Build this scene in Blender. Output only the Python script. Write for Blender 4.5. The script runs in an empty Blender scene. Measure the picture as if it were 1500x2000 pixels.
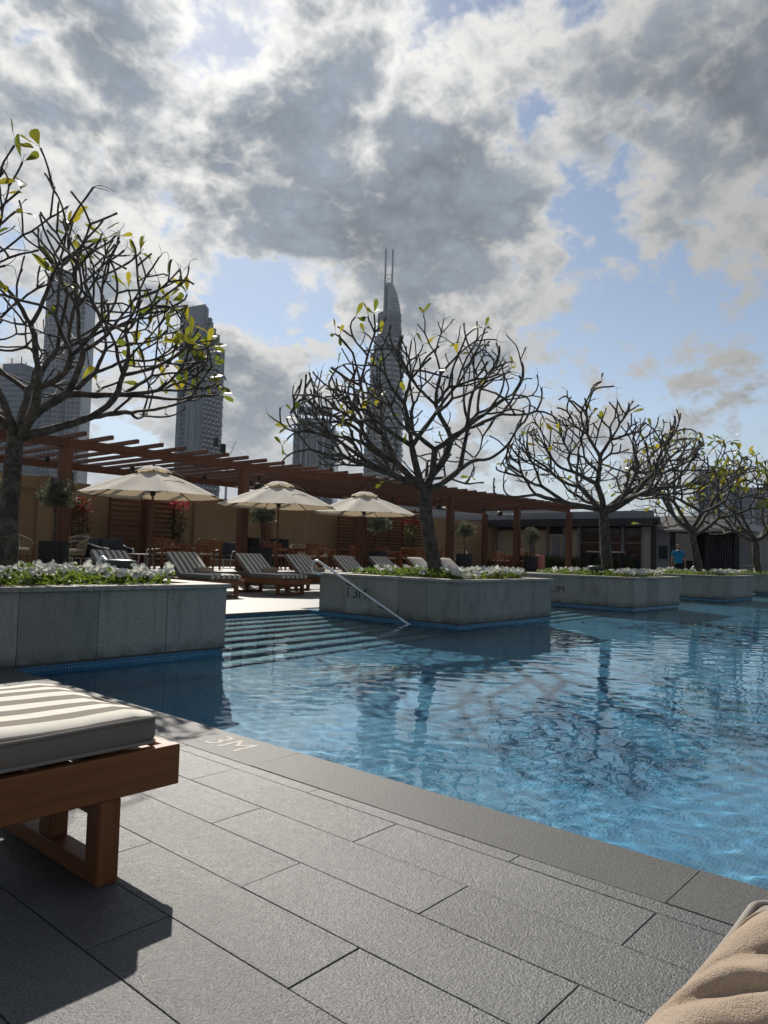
import bpy, bmesh, math, random
import numpy as np
from mathutils import Vector, Matrix, noise as mnoise

random.seed(7)
RNG = np.random.default_rng(11)
SC = bpy.context.scene
COL = SC.collection
R = math.radians
PI = math.pi

# ------------------------------------------------------------------ camera
# World: +X and +Y follow the paving joints of the pool deck, z = 0 is the deck, metres.
cam_data = bpy.data.cameras.new('camera')
cam = bpy.data.objects.new('camera', cam_data)
COL.objects.link(cam)
cam_data.sensor_fit = 'VERTICAL'
cam_data.sensor_height = 36.0
cam_data.lens = 25.657
cam_data.clip_start = 0.05
cam_data.clip_end = 12000
_r = Vector((0.654972, -0.755166, 0.027136))
_u = Vector((-0.061263, -0.017273, 0.997972))
_f = Vector((0.753166, 0.655306, 0.057577))
_m = Matrix((_r, _u, -_f)).transposed().to_4x4()
_m.translation = (0, 0, 1.0)
cam.matrix_world = _m
SC.camera = cam

# ------------------------------------------------------------------ sun
SUN_AZ, SUN_EL = R(34.1), R(38.8)          # azimuth from +Y towards +X
SUN_DIR = Vector((math.sin(SUN_AZ)*math.cos(SUN_EL), math.cos(SUN_AZ)*math.cos(SUN_EL), math.sin(SUN_EL)))
sun_data = bpy.data.lights.new('sun', 'SUN')
sun_data.energy = 5.0
sun_data.angle = R(0.55)
sun_data.color = (1.0, 0.94, 0.85)
sun = bpy.data.objects.new('sun', sun_data)
COL.objects.link(sun)
sun.rotation_euler = SUN_DIR.to_track_quat('Z', 'Y').to_euler()
sun.location = (0, 0, 60)

# ------------------------------------------------------------------ view / render settings
SC.view_settings.view_transform = 'Standard'
SC.view_settings.look = 'None'
SC.view_settings.exposure = 0.05
SC.view_settings.gamma = 1.0
SC.view_settings.use_curve_mapping = False
SC.render.engine = 'CYCLES'
SC.cycles.use_denoising = True
SC.cycles.use_adaptive_sampling = True
SC.cycles.adaptive_threshold = 0.03
SC.cycles.max_bounces = 8
SC.cycles.diffuse_bounces = 3
SC.cycles.glossy_bounces = 4
SC.cycles.transmission_bounces = 6
SC.cycles.transparent_max_bounces = 8
SC.cycles.caustics_reflective = False
SC.cycles.caustics_refractive = True
SC.cycles.sample_clamp_indirect = 6.0

# ------------------------------------------------------------------ node helper
class NT:
    def __init__(s, tree): s.t = tree; s.n = tree.nodes; s.l = tree.links
    def node(s, kind, **kw):
        n = s.n.new(kind)
        for k, v in kw.items(): setattr(n, k, v)
        return n
    def put(s, sock, v):
        if hasattr(v, 'is_linked'): s.l.new(v, sock)
        elif v is not None:
            if hasattr(sock.default_value, '__len__') and not hasattr(v, '__len__'): v = (v,)*len(sock.default_value)
            if hasattr(sock.default_value, '__len__') and len(sock.default_value) == 4 and len(v) == 3: v = (*v, 1)
            sock.default_value = v
    def math(s, op, a, b=None, c=None, clamp=False):
        n = s.node('ShaderNodeMath', operation=op, use_clamp=clamp)
        s.put(n.inputs[0], a); s.put(n.inputs[1], b); s.put(n.inputs[2], c)
        return n.outputs[0]
    def vmath(s, op, a, b=None, scale=None):
        n = s.node('ShaderNodeVectorMath', operation=op)
        s.put(n.inputs[0], a)
        if b is not None: s.put(n.inputs[1], b)
        if scale is not None: s.put(n.inputs['Scale'], scale)
        return n.outputs['Value'] if op in ('DOT_PRODUCT', 'LENGTH', 'DISTANCE') else n.outputs[0]
    def mix(s, fac, a, b, blend='MIX'):
        n = s.node('ShaderNodeMix', data_type='RGBA', blend_type=blend)
        s.put(n.inputs[0], fac); s.put(n.inputs[6], a); s.put(n.inputs[7], b)
        return n.outputs[2]
    def ramp(s, fac, lo, hi, a=0.0, b=1.0, smooth=True):
        n = s.node('ShaderNodeMapRange', interpolation_type='SMOOTHSTEP' if smooth else 'LINEAR')
        s.put(n.inputs[0], fac); s.put(n.inputs[1], lo); s.put(n.inputs[2], hi); s.put(n.inputs[3], a); s.put(n.inputs[4], b)
        return n.outputs[0]
    def noise(s, vec, scale, detail=4, rough=0.5, dist=0.0, col=False):
        n = s.node('ShaderNodeTexNoise')
        if vec is not None: s.put(n.inputs['Vector'], vec)
        s.put(n.inputs['Scale'], scale); s.put(n.inputs['Detail'], detail); s.put(n.inputs['Roughness'], rough); s.put(n.inputs['Distortion'], dist)
        return n.outputs['Color' if col else 'Fac']
    def voro(s, vec, scale, feature='F1', out='Distance', rnd=1.0):
        n = s.node('ShaderNodeTexVoronoi', feature=feature)
        if vec is not None: s.put(n.inputs['Vector'], vec)
        s.put(n.inputs['Scale'], scale); s.put(n.inputs['Randomness'], rnd)
        return n.outputs[out]
    def coord(s, what='Object'):
        return s.node('ShaderNodeTexCoord').outputs[what]
    def pos(s): return s.node('ShaderNodeNewGeometry').outputs['Position']
    def scalev(s, vec, sc):
        n = s.node('ShaderNodeMapping'); s.put(n.inputs['Vector'], vec); s.put(n.inputs['Scale'], sc); return n.outputs[0]
    def sep(s, v):
        n = s.node('ShaderNodeSeparateXYZ'); s.put(n.inputs[0], v); return n.outputs
    def comb(s, x, y, z):
        n = s.node('ShaderNodeCombineXYZ'); s.put(n.inputs[0], x); s.put(n.inputs[1], y); s.put(n.inputs[2], z); return n.outputs[0]
    def bump(s, h, strength=0.3, dist=0.01, normal=None):
        n = s.node('ShaderNodeBump'); s.put(n.inputs['Height'], h); s.put(n.inputs['Strength'], strength); s.put(n.inputs['Distance'], dist)
        if normal is not None: s.put(n.inputs['Normal'], normal)
        return n.outputs[0]
    def rnd(s): return s.node('ShaderNodeObjectInfo').outputs['Random']

# ------------------------------------------------------------------ world: physical sky + backlit cumulus
world = bpy.data.worlds.new('World'); SC.world = world; world.use_nodes = True
world.node_tree.nodes.clear()
W = NT(world.node_tree)
BLOBS = [(0.347,0.813,0.468,127,0.55),(0.313,0.795,0.520,290,0.35),(0.463,0.739,0.489,110,0.50),(0.439,0.804,0.400,132,0.35),(0.570,0.636,0.520,105,0.60),(0.563,0.698,0.442,161,0.35),(0.655,0.561,0.507,171,0.60),(0.656,0.644,0.394,96,0.50),(0.716,0.550,0.430,152,0.60),(0.726,0.496,0.477,279,0.40),(0.773,0.473,0.423,218,0.45),(0.771,0.532,0.350,165,0.35),(0.808,0.283,0.518,112,0.75),(0.846,0.223,0.484,169,0.60),(0.798,0.363,0.482,488,0.20),(0.858,0.312,0.408,119,0.35),(0.892,0.236,0.387,148,0.40),(0.744,0.358,0.564,249,0.25),(0.817,0.460,0.348,305,0.20),(0.855,0.408,0.321,395,0.15),(0.546,0.595,0.590,288,0.40),(0.600,0.541,0.590,423,0.35),(0.366,0.743,0.560,335,0.25),(0.602,0.782,0.160,270,0.30),(0.634,0.730,0.256,617,0.20),(0.785,0.555,0.276,347,0.15),(0.570,0.779,0.263,1460,0.45),(0.605,0.784,0.140,180,0.35),(0.670,0.725,0.158,328,0.25),(0.473,0.848,0.239,178,0.35),(0.791,0.559,0.250,152,0.30),(0.844,0.510,0.164,84,0.25),(0.793,0.225,0.566,301,0.45),(0.451,0.678,0.580,580,-0.90),(0.402,0.703,0.586,1112,-0.30),(0.639,0.483,0.598,1163,-0.60),(0.669,0.478,0.569,2068,-0.40),(0.746,0.430,0.508,476,-1.00),(0.825,0.408,0.391,477,-0.90),(0.605,0.730,0.318,325,-0.90),(0.569,0.750,0.338,981,-0.40),(0.913,0.300,0.276,124,-0.55),(0.894,0.403,0.195,165,-0.40),(0.689,0.688,0.227,334,-0.30),(0.599,0.646,0.473,1107,-0.25),(0.510,0.712,0.482,1198,-0.25),(0.645,0.705,0.296,905,-0.40),(0.630,0.606,0.486,1743,-0.20)]
SKY_STRENGTH = 0.10
def build_world():
    d = W.vmath('NORMALIZE', W.coord('Generated'))
    sky = W.node('ShaderNodeTexSky', sky_type='NISHITA', sun_disc=False)
    sky.sun_elevation = SUN_EL; sky.sun_rotation = SUN_AZ
    sky.altitude = 20; sky.air_density = 1.0; sky.dust_density = 0.25; sky.ozone_density = 1.5
    x, y, z = W.sep(d)
    zc = W.math('ADD', W.math('MAXIMUM', z, 0.0), 0.60)
    uv = W.comb(W.math('DIVIDE', x, zc), W.math('DIVIDE', y, zc), W.math('MULTIPLY', z, 0.5))
    warp = W.vmath('SUBTRACT', W.noise(uv, 5.0, 5, 0.6, col=True), (0.5, 0.5, 0.5))
    dw = W.vmath('NORMALIZE', W.vmath('ADD', d, W.vmath('SCALE', warp, scale=0.06)))
    tot = None
    for (bx, by, bz, k, w) in BLOBS:
        e = W.math('MULTIPLY', W.math('SUBTRACT', W.vmath('DOT_PRODUCT', dw, (bx, by, bz)), 1.0), k)
        g = W.math('MULTIPLY', W.math('EXPONENT', e), w)
        tot = g if tot is None else W.math('ADD', tot, g)
    n1 = W.noise(uv, 5.4, 12, 0.61, 0.1)
    vo = W.node('ShaderNodeTexVoronoi', feature='F1'); W.put(vo.inputs['Vector'], W.vmath('ADD', uv, W.vmath('SCALE', warp, scale=0.12)))
    vo.inputs['Scale'].default_value = 13.0; vo.inputs['Detail'].default_value = 3.0; vo.inputs['Roughness'].default_value = 0.6
    n2 = W.math('ADD', W.math('MULTIPLY', W.noise(W.vmath('ADD', uv, (4.1, 1.3, 2.0)), 16.0, 10, 0.66, 0.0), 0.62), W.math('MULTIPLY_ADD', vo.outputs['Distance'], -0.52, 0.42))
    n3 = W.noise(W.vmath('ADD', uv, (1.7, 8.2, 5.0)), 1.5, 3, 0.5)
    dens = W.math('MULTIPLY_ADD', tot, 0.54, 0.47)
    dens = W.math('ADD', dens, W.math('MULTIPLY_ADD', n1, 3.0, -1.5))
    dens = W.math('ADD', dens, W.math('MULTIPLY_ADD', n2, 1.25, -0.625))
    dens = W.math('ADD', dens, W.math('MULTIPLY_ADD', n3, 0.7, -0.33))
    alpha = W.ramp(dens, -0.15, 0.28)
    su = (SUN_DIR.x/(SUN_DIR.z+0.6), SUN_DIR.y/(SUN_DIR.z+0.6), SUN_DIR.z*0.5)
    tw = W.vmath('SCALE', W.vmath('NORMALIZE', W.vmath('SUBTRACT', su, uv)), scale=0.032)
    n1s = W.noise(W.vmath('ADD', uv, tw), 5.4, 8, 0.61, 0.1)
    relief = W.math('MULTIPLY', W.math('SUBTRACT', n1s, n1), 3.2)
    shade = W.ramp(W.math('ADD', dens, relief), 0.06, 0.90)
    ds = W.math('SUBTRACT', W.vmath('DOT_PRODUCT', d, tuple(SUN_DIR)), 1.0)
    near = W.math('EXPONENT', W.math('MULTIPLY', ds, 10.0))
    far = W.math('EXPONENT', W.math('MULTIPLY', ds, 1.5))
    lit = W.math('ADD', W.math('MULTIPLY', near, 5.0), W.math('MULTIPLY_ADD', far, 4.5, 0.7))
    dark = W.math('MULTIPLY_ADD', far, 3.5, 0.45)
    dark = W.math('MULTIPLY', dark, W.math('MULTIPLY_ADD', n2, 0.8, 0.62))
    lum_l = W.vmath('SCALE', (1.0, 0.985, 0.955), scale=lit)
    lum_d = W.vmath('SCALE', (0.83, 0.965, 1.14), scale=dark)
    cloud = W.mix(shade, lum_l, lum_d)
    hz = W.ramp(z, 0.0, 0.22, 0.85, 0.0)
    haze_col = W.vmath('SCALE', (0.90, 0.985, 1.10), scale=W.math('MULTIPLY_ADD', far, 4.2, 1.0))
    lumv = W.vmath('DOT_PRODUCT', sky.outputs[0], (0.2126, 0.7152, 0.0722))
    clear = W.mix(0.30, sky.outputs[0], W.vmath('SCALE', (0.92, 1.0, 1.10), scale=lumv))
    base = W.mix(alpha, clear, cloud)
    base = W.mix(hz, base, haze_col)
    bg = W.node('ShaderNodeBackground'); W.put(bg.inputs[0], base); bg.inputs[1].default_value = SKY_STRENGTH
    out = W.node('ShaderNodeOutputWorld'); W.l.new(bg.outputs[0], out.inputs[0])
build_world()
world.cycles.sampling_method = 'MANUAL'
world.cycles.sample_map_resolution = 512

# ------------------------------------------------------------------ material helpers
MATS = {}
def material(name, fn):
    m = bpy.data.materials.new(name); m.use_nodes = True; m.node_tree.nodes.clear()
    t = NT(m.node_tree); out = t.node('ShaderNodeOutputMaterial')
    t.l.new(fn(t), out.inputs[0]); MATS[name] = m
    return m
def pbsdf(t, color, rough=0.6, metal=0.0, normal=None, spec=0.5, coat=0.0, trans=0.0, ior=1.5):
    b = t.node('ShaderNodeBsdfPrincipled')
    t.put(b.inputs['Base Color'], color); t.put(b.inputs['Roughness'], rough); t.put(b.inputs['Metallic'], metal)
    b.inputs['Specular IOR Level'].default_value = spec; b.inputs['IOR'].default_value = ior
    b.inputs['Coat Weight'].default_value = coat; b.inputs['Transmission Weight'].default_value = trans
    if normal is not None: t.put(b.inputs['Normal'], normal)
    return b.outputs[0]
def jitter(t, col, amt=0.12):           # per-object brightness variation
    v = t.math('MULTIPLY_ADD', t.rnd(), 2*amt, 1-amt)
    return t.vmath('SCALE', col, scale=v)
def translucent(t, col, tcol, mixf, rough=0.6, normal=None, spec=0.3):
    d = pbsdf(t, col, rough, normal=normal, spec=spec)
    tr = t.node('ShaderNodeBsdfTranslucent'); t.put(tr.inputs[0], tcol)
    if normal is not None: t.put(tr.inputs['Normal'], normal)
    m = t.node('ShaderNodeMixShader'); t.put(m.inputs[0], mixf); t.l.new(d, m.inputs[1]); t.l.new(tr.outputs[0], m.inputs[2])
    return m.outputs[0]

def m_paver(t):
    p = t.pos()
    sp = t.noise(p, 150, 3, 0.7); big = t.noise(p, 2.2, 5, 0.6); mid = t.noise(p, 26, 4, 0.6)
    sp2 = t.noise(t.vmath('ADD', p, (9, 4, 2)), 330, 2, 0.6)
    c = t.mix(t.ramp(sp, 0.38, 0.64), (0.043, 0.045, 0.045), (0.116, 0.119, 0.118))
    c = t.mix(t.ramp(sp2, 0.58, 0.72, 0, 0.7), c, (0.25, 0.25, 0.24))
    c = t.mix(t.ramp(big, 0.35, 0.7), c, t.vmath('SCALE', c, scale=1.25))
    smear = t.ramp(t.noise(t.vmath('ADD', p, (3, 7, 0)), 1.3, 6, 0.65), 0.58, 0.74, 0, 0.55)
    c = t.mix(smear, c, (0.145, 0.144, 0.136))
    c = jitter(t, c, 0.17)
    h = t.math('ADD', t.math('MULTIPLY', t.noise(p, 150, 3, 0.6, 0.0), 1.0), t.math('MULTIPLY', t.noise(p, 55, 3, 0.5), 0.8))
    h = t.math('ADD', h, t.math('MULTIPLY', sp, 0.35))
    return pbsdf(t, c, t.ramp(mid, 0.3, 0.7, 0.33, 0.50), normal=t.bump(h, 0.66, 0.005), spec=0.48)
material('paver', m_paver)
def m_coping(t):
    p = t.pos()
    sp = t.noise(p, 190, 3, 0.75); big = t.noise(p, 3.0, 5, 0.6)
    sp2 = t.noise(t.vmath('ADD', p, (9, 4, 2)), 360, 2, 0.6)
    c = t.mix(t.ramp(sp, 0.38, 0.62), (0.046, 0.047, 0.046), (0.125, 0.125, 0.119))
    c = t.mix(t.ramp(sp2, 0.58, 0.72, 0, 0.7), c, (0.24, 0.238, 0.225))
    c = t.mix(t.ramp(big, 0.45, 0.75, 0, 0.35), c, (0.115, 0.113, 0.105))
    c = jitter(t, c, 0.05)
    h = t.math('ADD', t.noise(p, 120, 3, 0.6), t.math('MULTIPLY', t.noise(p, 30, 3, 0.5), 0.5))
    return pbsdf(t, c, 0.58, normal=t.bump(h, 0.5, 0.004), spec=0.28)
material('coping', m_coping)
def m_fardeck(t):
    p = t.pos()
    br = t.node('ShaderNodeTexBrick', offset=0.5); t.put(br.inputs['Vector'], p)
    br.inputs['Scale'].default_value = 1.0; br.inputs['Brick Width'].default_value = 0.96; br.inputs['Row Height'].default_value = 0.24
    br.inputs['Mortar Size'].default_value = 0.004; br.inputs['Mortar Smooth'].default_value = 0.1
    br.inputs['Color1'].default_value = (0.17, 0.165, 0.15, 1); br.inputs['Color2'].default_value = (0.12, 0.117, 0.107, 1); br.inputs['Mortar'].default_value = (0.03, 0.03, 0.028, 1)
    c = t.mix(t.ramp(t.noise(p, 1.4, 5, 0.6), 0.35, 0.7, 0, 0.5), br.outputs[0], (0.20, 0.19, 0.17))
    c = t.mix(0.35, c, t.mix(t.noise(p, 120, 3, 0.7), (0.05, 0.05, 0.045), (0.3, 0.29, 0.27)))
    h = t.math('ADD', t.noise(p, 40, 4, 0.6), t.math('MULTIPLY', br.outputs['Fac'], -1.0))
    return pbsdf(t, c, 0.5, normal=t.bump(h, 0.5, 0.004), spec=0.4)
material('fardeck', m_fardeck)
material('grout', lambda t: pbsdf(t, t.mix(t.ramp(t.noise(t.pos(), 5, 4, 0.6), 0.4, 0.65), (0.008, 0.008, 0.0075), (0.075, 0.072, 0.066)), 0.9))
def m_granite(t):
    p = t.pos()
    s1 = t.noise(p, 105, 4, 0.75); s2 = t.voro(p, 130)
    c = t.mix(t.ramp(s1, 0.38, 0.62), (0.205, 0.182, 0.147), (0.475, 0.425, 0.352))
    c = t.mix(t.ramp(s2, 0.0, 0.3, 0.55, 0), c, (0.055, 0.055, 0.055))
    st = t.noise(t.scalev(p, (2.4, 2.4, 0.9)), 1.6, 6, 0.65)
    c = t.mix(t.ramp(st, 0.50, 0.74, 0, 0.55), c, (0.125, 0.118, 0.10))
    dr = t.noise(t.scalev(p, (9, 9, 0.5)), 1.5, 5, 0.6)
    c = t.mix(t.ramp(dr, 0.56, 0.78, 0, 0.4), c, (0.115, 0.105, 0.09))
    zz = t.sep(p)[2]
    wet = t.math('MULTIPLY', t.ramp(zz, 0.0, 0.14, 1, 0), t.ramp(t.noise(p, 5, 4, 0.6), 0.3, 0.65, 0.2, 0.8))
    c = t.mix(wet, c, (0.085, 0.08, 0.066))
    c = jitter(t, c, 0.16)
    return pbsdf(t, c, 0.62, normal=t.bump(t.math('ADD', s1, t.noise(p, 45, 3, 0.6)), 0.35, 0.003), spec=0.35)
material('granite', m_granite)
def m_tile(t, hue=(0.055, 0.27, 0.46)):
    p = t.pos(); n = t.node('ShaderNodeNewGeometry').outputs['Normal']
    nx, ny, nz = t.sep(n); X, Y, Z = t.sep(p)
    ax = t.math('GREATER_THAN', t.math('ABSOLUTE', nx), 0.7); az = t.math('GREATER_THAN', t.math('ABSOLUTE', nz), 0.7)
    u = t.math('ADD', t.math('MULTIPLY', X, t.math('SUBTRACT', 1.0, ax)), t.math('MULTIPLY', Y, ax))
    v = t.math('ADD', t.math('MULTIPLY', Z, t.math('SUBTRACT', 1.0, az)), t.math('MULTIPLY', Y, az))
    uv = t.comb(u, v, 0.0)
    br = t.node('ShaderNodeTexBrick', offset=0.0); t.put(br.inputs['Vector'], uv)
    br.inputs['Scale'].default_value = 1.0; br.inputs['Brick Width'].default_value = 0.025; br.inputs['Row Height'].default_value = 0.025
    br.inputs['Mortar Size'].default_value = 0.0016; br.inputs['Mortar Smooth'].default_value = 0.1; br.inputs['Bias'].default_value = 0.0
    h = hue
    br.inputs['Color1'].default_value = (h[0]*0.7, h[1]*0.85, h[2]*0.9, 1); br.inputs['Color2'].default_value = (h[0]*1.9, h[1]*1.3, h[2]*1.18, 1)
    br.inputs['Mortar'].default_value = (0.26, 0.46, 0.56, 1)
    c = t.mix(t.ramp(t.noise(uv, 1.1, 4, 0.6), 0.35, 0.7, 0, 0.3), br.outputs[0], (h[0]*1.6, h[1]*1.25, h[2]*1.15))
    return pbsdf(t, c, 0.25, spec=0.5)
material('tile', m_tile)
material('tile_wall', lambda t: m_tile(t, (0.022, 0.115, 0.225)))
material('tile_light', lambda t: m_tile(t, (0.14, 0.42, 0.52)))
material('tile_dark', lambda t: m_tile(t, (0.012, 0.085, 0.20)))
def m_water(t):
    g = t.node('ShaderNodeBsdfGlass'); g.inputs['IOR'].default_value = 1.33; g.inputs['Roughness'].default_value = 0.0
    t.put(g.inputs['Color'], (0.90, 0.975, 1.0))
    return g.outputs[0]
material('water', m_water)
def wood(c1, c2, rough=0.5, scale=1.0, axis=0, coat=0.0, spec=0.4, jit=0.14, var=0.6):
    def fn(t):
        o = t.coord('Object')
        s = [14*scale]*3; s[axis] = 0.9*scale
        g = t.noise(t.scalev(o, tuple(s)), 2.2, 6, 0.65, 0.6)
        f = t.noise(t.scalev(o, tuple(v*5 for v in s)), 3.0, 3, 0.6)
        c = t.mix(t.ramp(g, 0.32, 0.68), c1, c2)
        c = t.mix(t.math('MULTIPLY', t.ramp(f, 0.45, 0.75), var*0.5), c, tuple(v*0.55 for v in c1))
        c = jitter(t, c, jit)
        return pbsdf(t, c, t.ramp(g, 0.3, 0.7, rough-0.06, rough+0.08), normal=t.bump(g, 0.12, 0.003), coat=coat, spec=spec)
    return fn
for _ax, _n in enumerate('xyz'):
    material('teak_'+_n, wood((0.185, 0.066, 0.021), (0.275, 0.108, 0.036), 0.42, 1.0, _ax))
    material('pergola_'+_n, wood((0.115, 0.042, 0.021), (0.185, 0.075, 0.038), 0.55, 0.7, _ax))
def stripe_fabric(axis, period, phase, c1, c2):
    def fn(t):
        o = t.coord('Object'); v = t.sep(o)[axis]
        wob = t.math('MULTIPLY_ADD', t.noise(o, 3.0, 3, 0.5), 0.014, -0.007)
        fr = t.math('FRACT', t.math('DIVIDE', t.math('ADD', t.math('ADD', v, wob), phase), period))
        m = t.math('GREATER_THAN', fr, 0.5)
        c = t.mix(m, c1, c2)
        wv = t.math('MULTIPLY', t.noise(t.scalev(o, (420, 420, 420)), 1.0, 2, 0.5), 1.0)
        c = t.mix(t.math('MULTIPLY', t.ramp(t.noise(o, 4, 5, 0.65), 0.45, 0.8), 0.35), c, t.vmath('SCALE', c, scale=0.72))
        h = t.math('ADD', t.math('MULTIPLY', wv, 0.25), t.math('MULTIPLY', t.noise(o, 11, 3, 0.5), 1.0))
        return pbsdf(t, c, 0.85, normal=t.bump(h, 0.34, 0.008), spec=0.2)
    return fn
def fabric(c, scale=300, rough=0.9, amt=0.25):
    def fn(t):
        o = t.coord('Object')
        cc = t.mix(t.ramp(t.noise(o, 6, 5, 0.6), 0.35, 0.7, 0, amt), c, tuple(v*0.6 for v in c))
        h = t.math('ADD', t.math('MULTIPLY', t.noise(o, scale, 2, 0.5), 0.4), t.noise(o, 14, 3, 0.5))
        return pbsdf(t, jitter(t, cc, 0.08), rough, normal=t.bump(h, 0.25, 0.005), spec=0.15)
    return fn
material('stripe_y', stripe_fabric(1, 0.134, 0.0, (0.72, 0.685, 0.61), (0.255, 0.235, 0.21)))
material('taupe', fabric((0.235, 0.215, 0.19)))
material('taupe_piping', fabric((0.30, 0.28, 0.25)))
material('grey_cushion', fabric((0.075, 0.078, 0.085)))
material('pale_cushion', fabric((0.62, 0.58, 0.50)))
material('towel_roll', fabric((0.42, 0.33, 0.25), 200))
material('pink', fabric((0.62, 0.24, 0.20), 200))
material('steel', lambda t: pbsdf(t, (0.72, 0.72, 0.72), t.ramp(t.noise(t.coord(), 30, 3, 0.5), 0.3, 0.7, 0.16, 0.28), 1.0))
material('white_metal', lambda t: pbsdf(t, (0.62, 0.60, 0.56), 0.45))
material('dark_metal', lambda t: pbsdf(t, jitter(t, (0.022, 0.023, 0.026), 0.2), 0.5))
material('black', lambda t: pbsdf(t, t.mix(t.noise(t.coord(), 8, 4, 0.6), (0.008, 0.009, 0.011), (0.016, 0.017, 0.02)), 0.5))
material('rope', fabric((0.05, 0.052, 0.058), 150))
material('wicker', fabric((0.36, 0.29, 0.20), 120, 0.8, 0.4))
material('soil', lambda t: pbsdf(t, t.mix(t.noise(t.pos(), 40, 5, 0.7), (0.02, 0.014, 0.009), (0.06, 0.042, 0.028)), 0.95, normal=t.bump(t.noise(t.pos(), 30, 5, 0.7), 0.8, 0.02)))
def m_stucco(t):
    p = t.pos()
    c = t.mix(t.ramp(t.noise(t.scalev(p, (1, 1, 0.5)), 0.9, 6, 0.6), 0.3, 0.7), (0.37, 0.255, 0.135), (0.44, 0.31, 0.175))
    dr = t.noise(t.scalev(p, (5, 5, 0.25)), 1.2, 5, 0.6)
    c = t.mix(t.ramp(dr, 0.58, 0.8, 0, 0.25), c, (0.22, 0.15, 0.085))
    return pbsdf(t, c, 0.85, normal=t.bump(t.noise(p, 60, 3, 0.6), 0.25, 0.004), spec=0.2)
material('stucco', m_stucco)
material('grey_panel', lambda t: pbsdf(t, jitter(t, t.mix(t.noise(t.pos(), 1.5, 5, 0.6), (0.22, 0.225, 0.23), (0.29, 0.295, 0.30)), 0.05), 0.5))
material('cream', lambda t: pbsdf(t, t.mix(t.noise(t.pos(), 1.5, 5, 0.6), (0.42, 0.38, 0.30), (0.52, 0.47, 0.38)), 0.7))
material('grey_wall', lambda t: pbsdf(t, t.mix(t.noise(t.pos(), 1.2, 6, 0.6), (0.30, 0.29, 0.27), (0.40, 0.385, 0.36)), 0.8))
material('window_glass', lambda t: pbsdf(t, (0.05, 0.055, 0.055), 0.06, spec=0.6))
material('curtain', fabric((0.62, 0.54, 0.39), 80))
material('text_pale', lambda t: pbsdf(t, t.mix(t.ramp(t.noise(t.pos(), 60, 4, 0.7), 0.40, 0.65, 0.0, 0.6), (0.62, 0.59, 0.52), (0.30, 0.285, 0.25)), 0.8))
material('text_dark', lambda t: pbsdf(t, t.mix(t.noise(t.pos(), 50, 4, 0.7), (0.030, 0.026, 0.024), (0.07, 0.062, 0.055)), 0.85))

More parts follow.
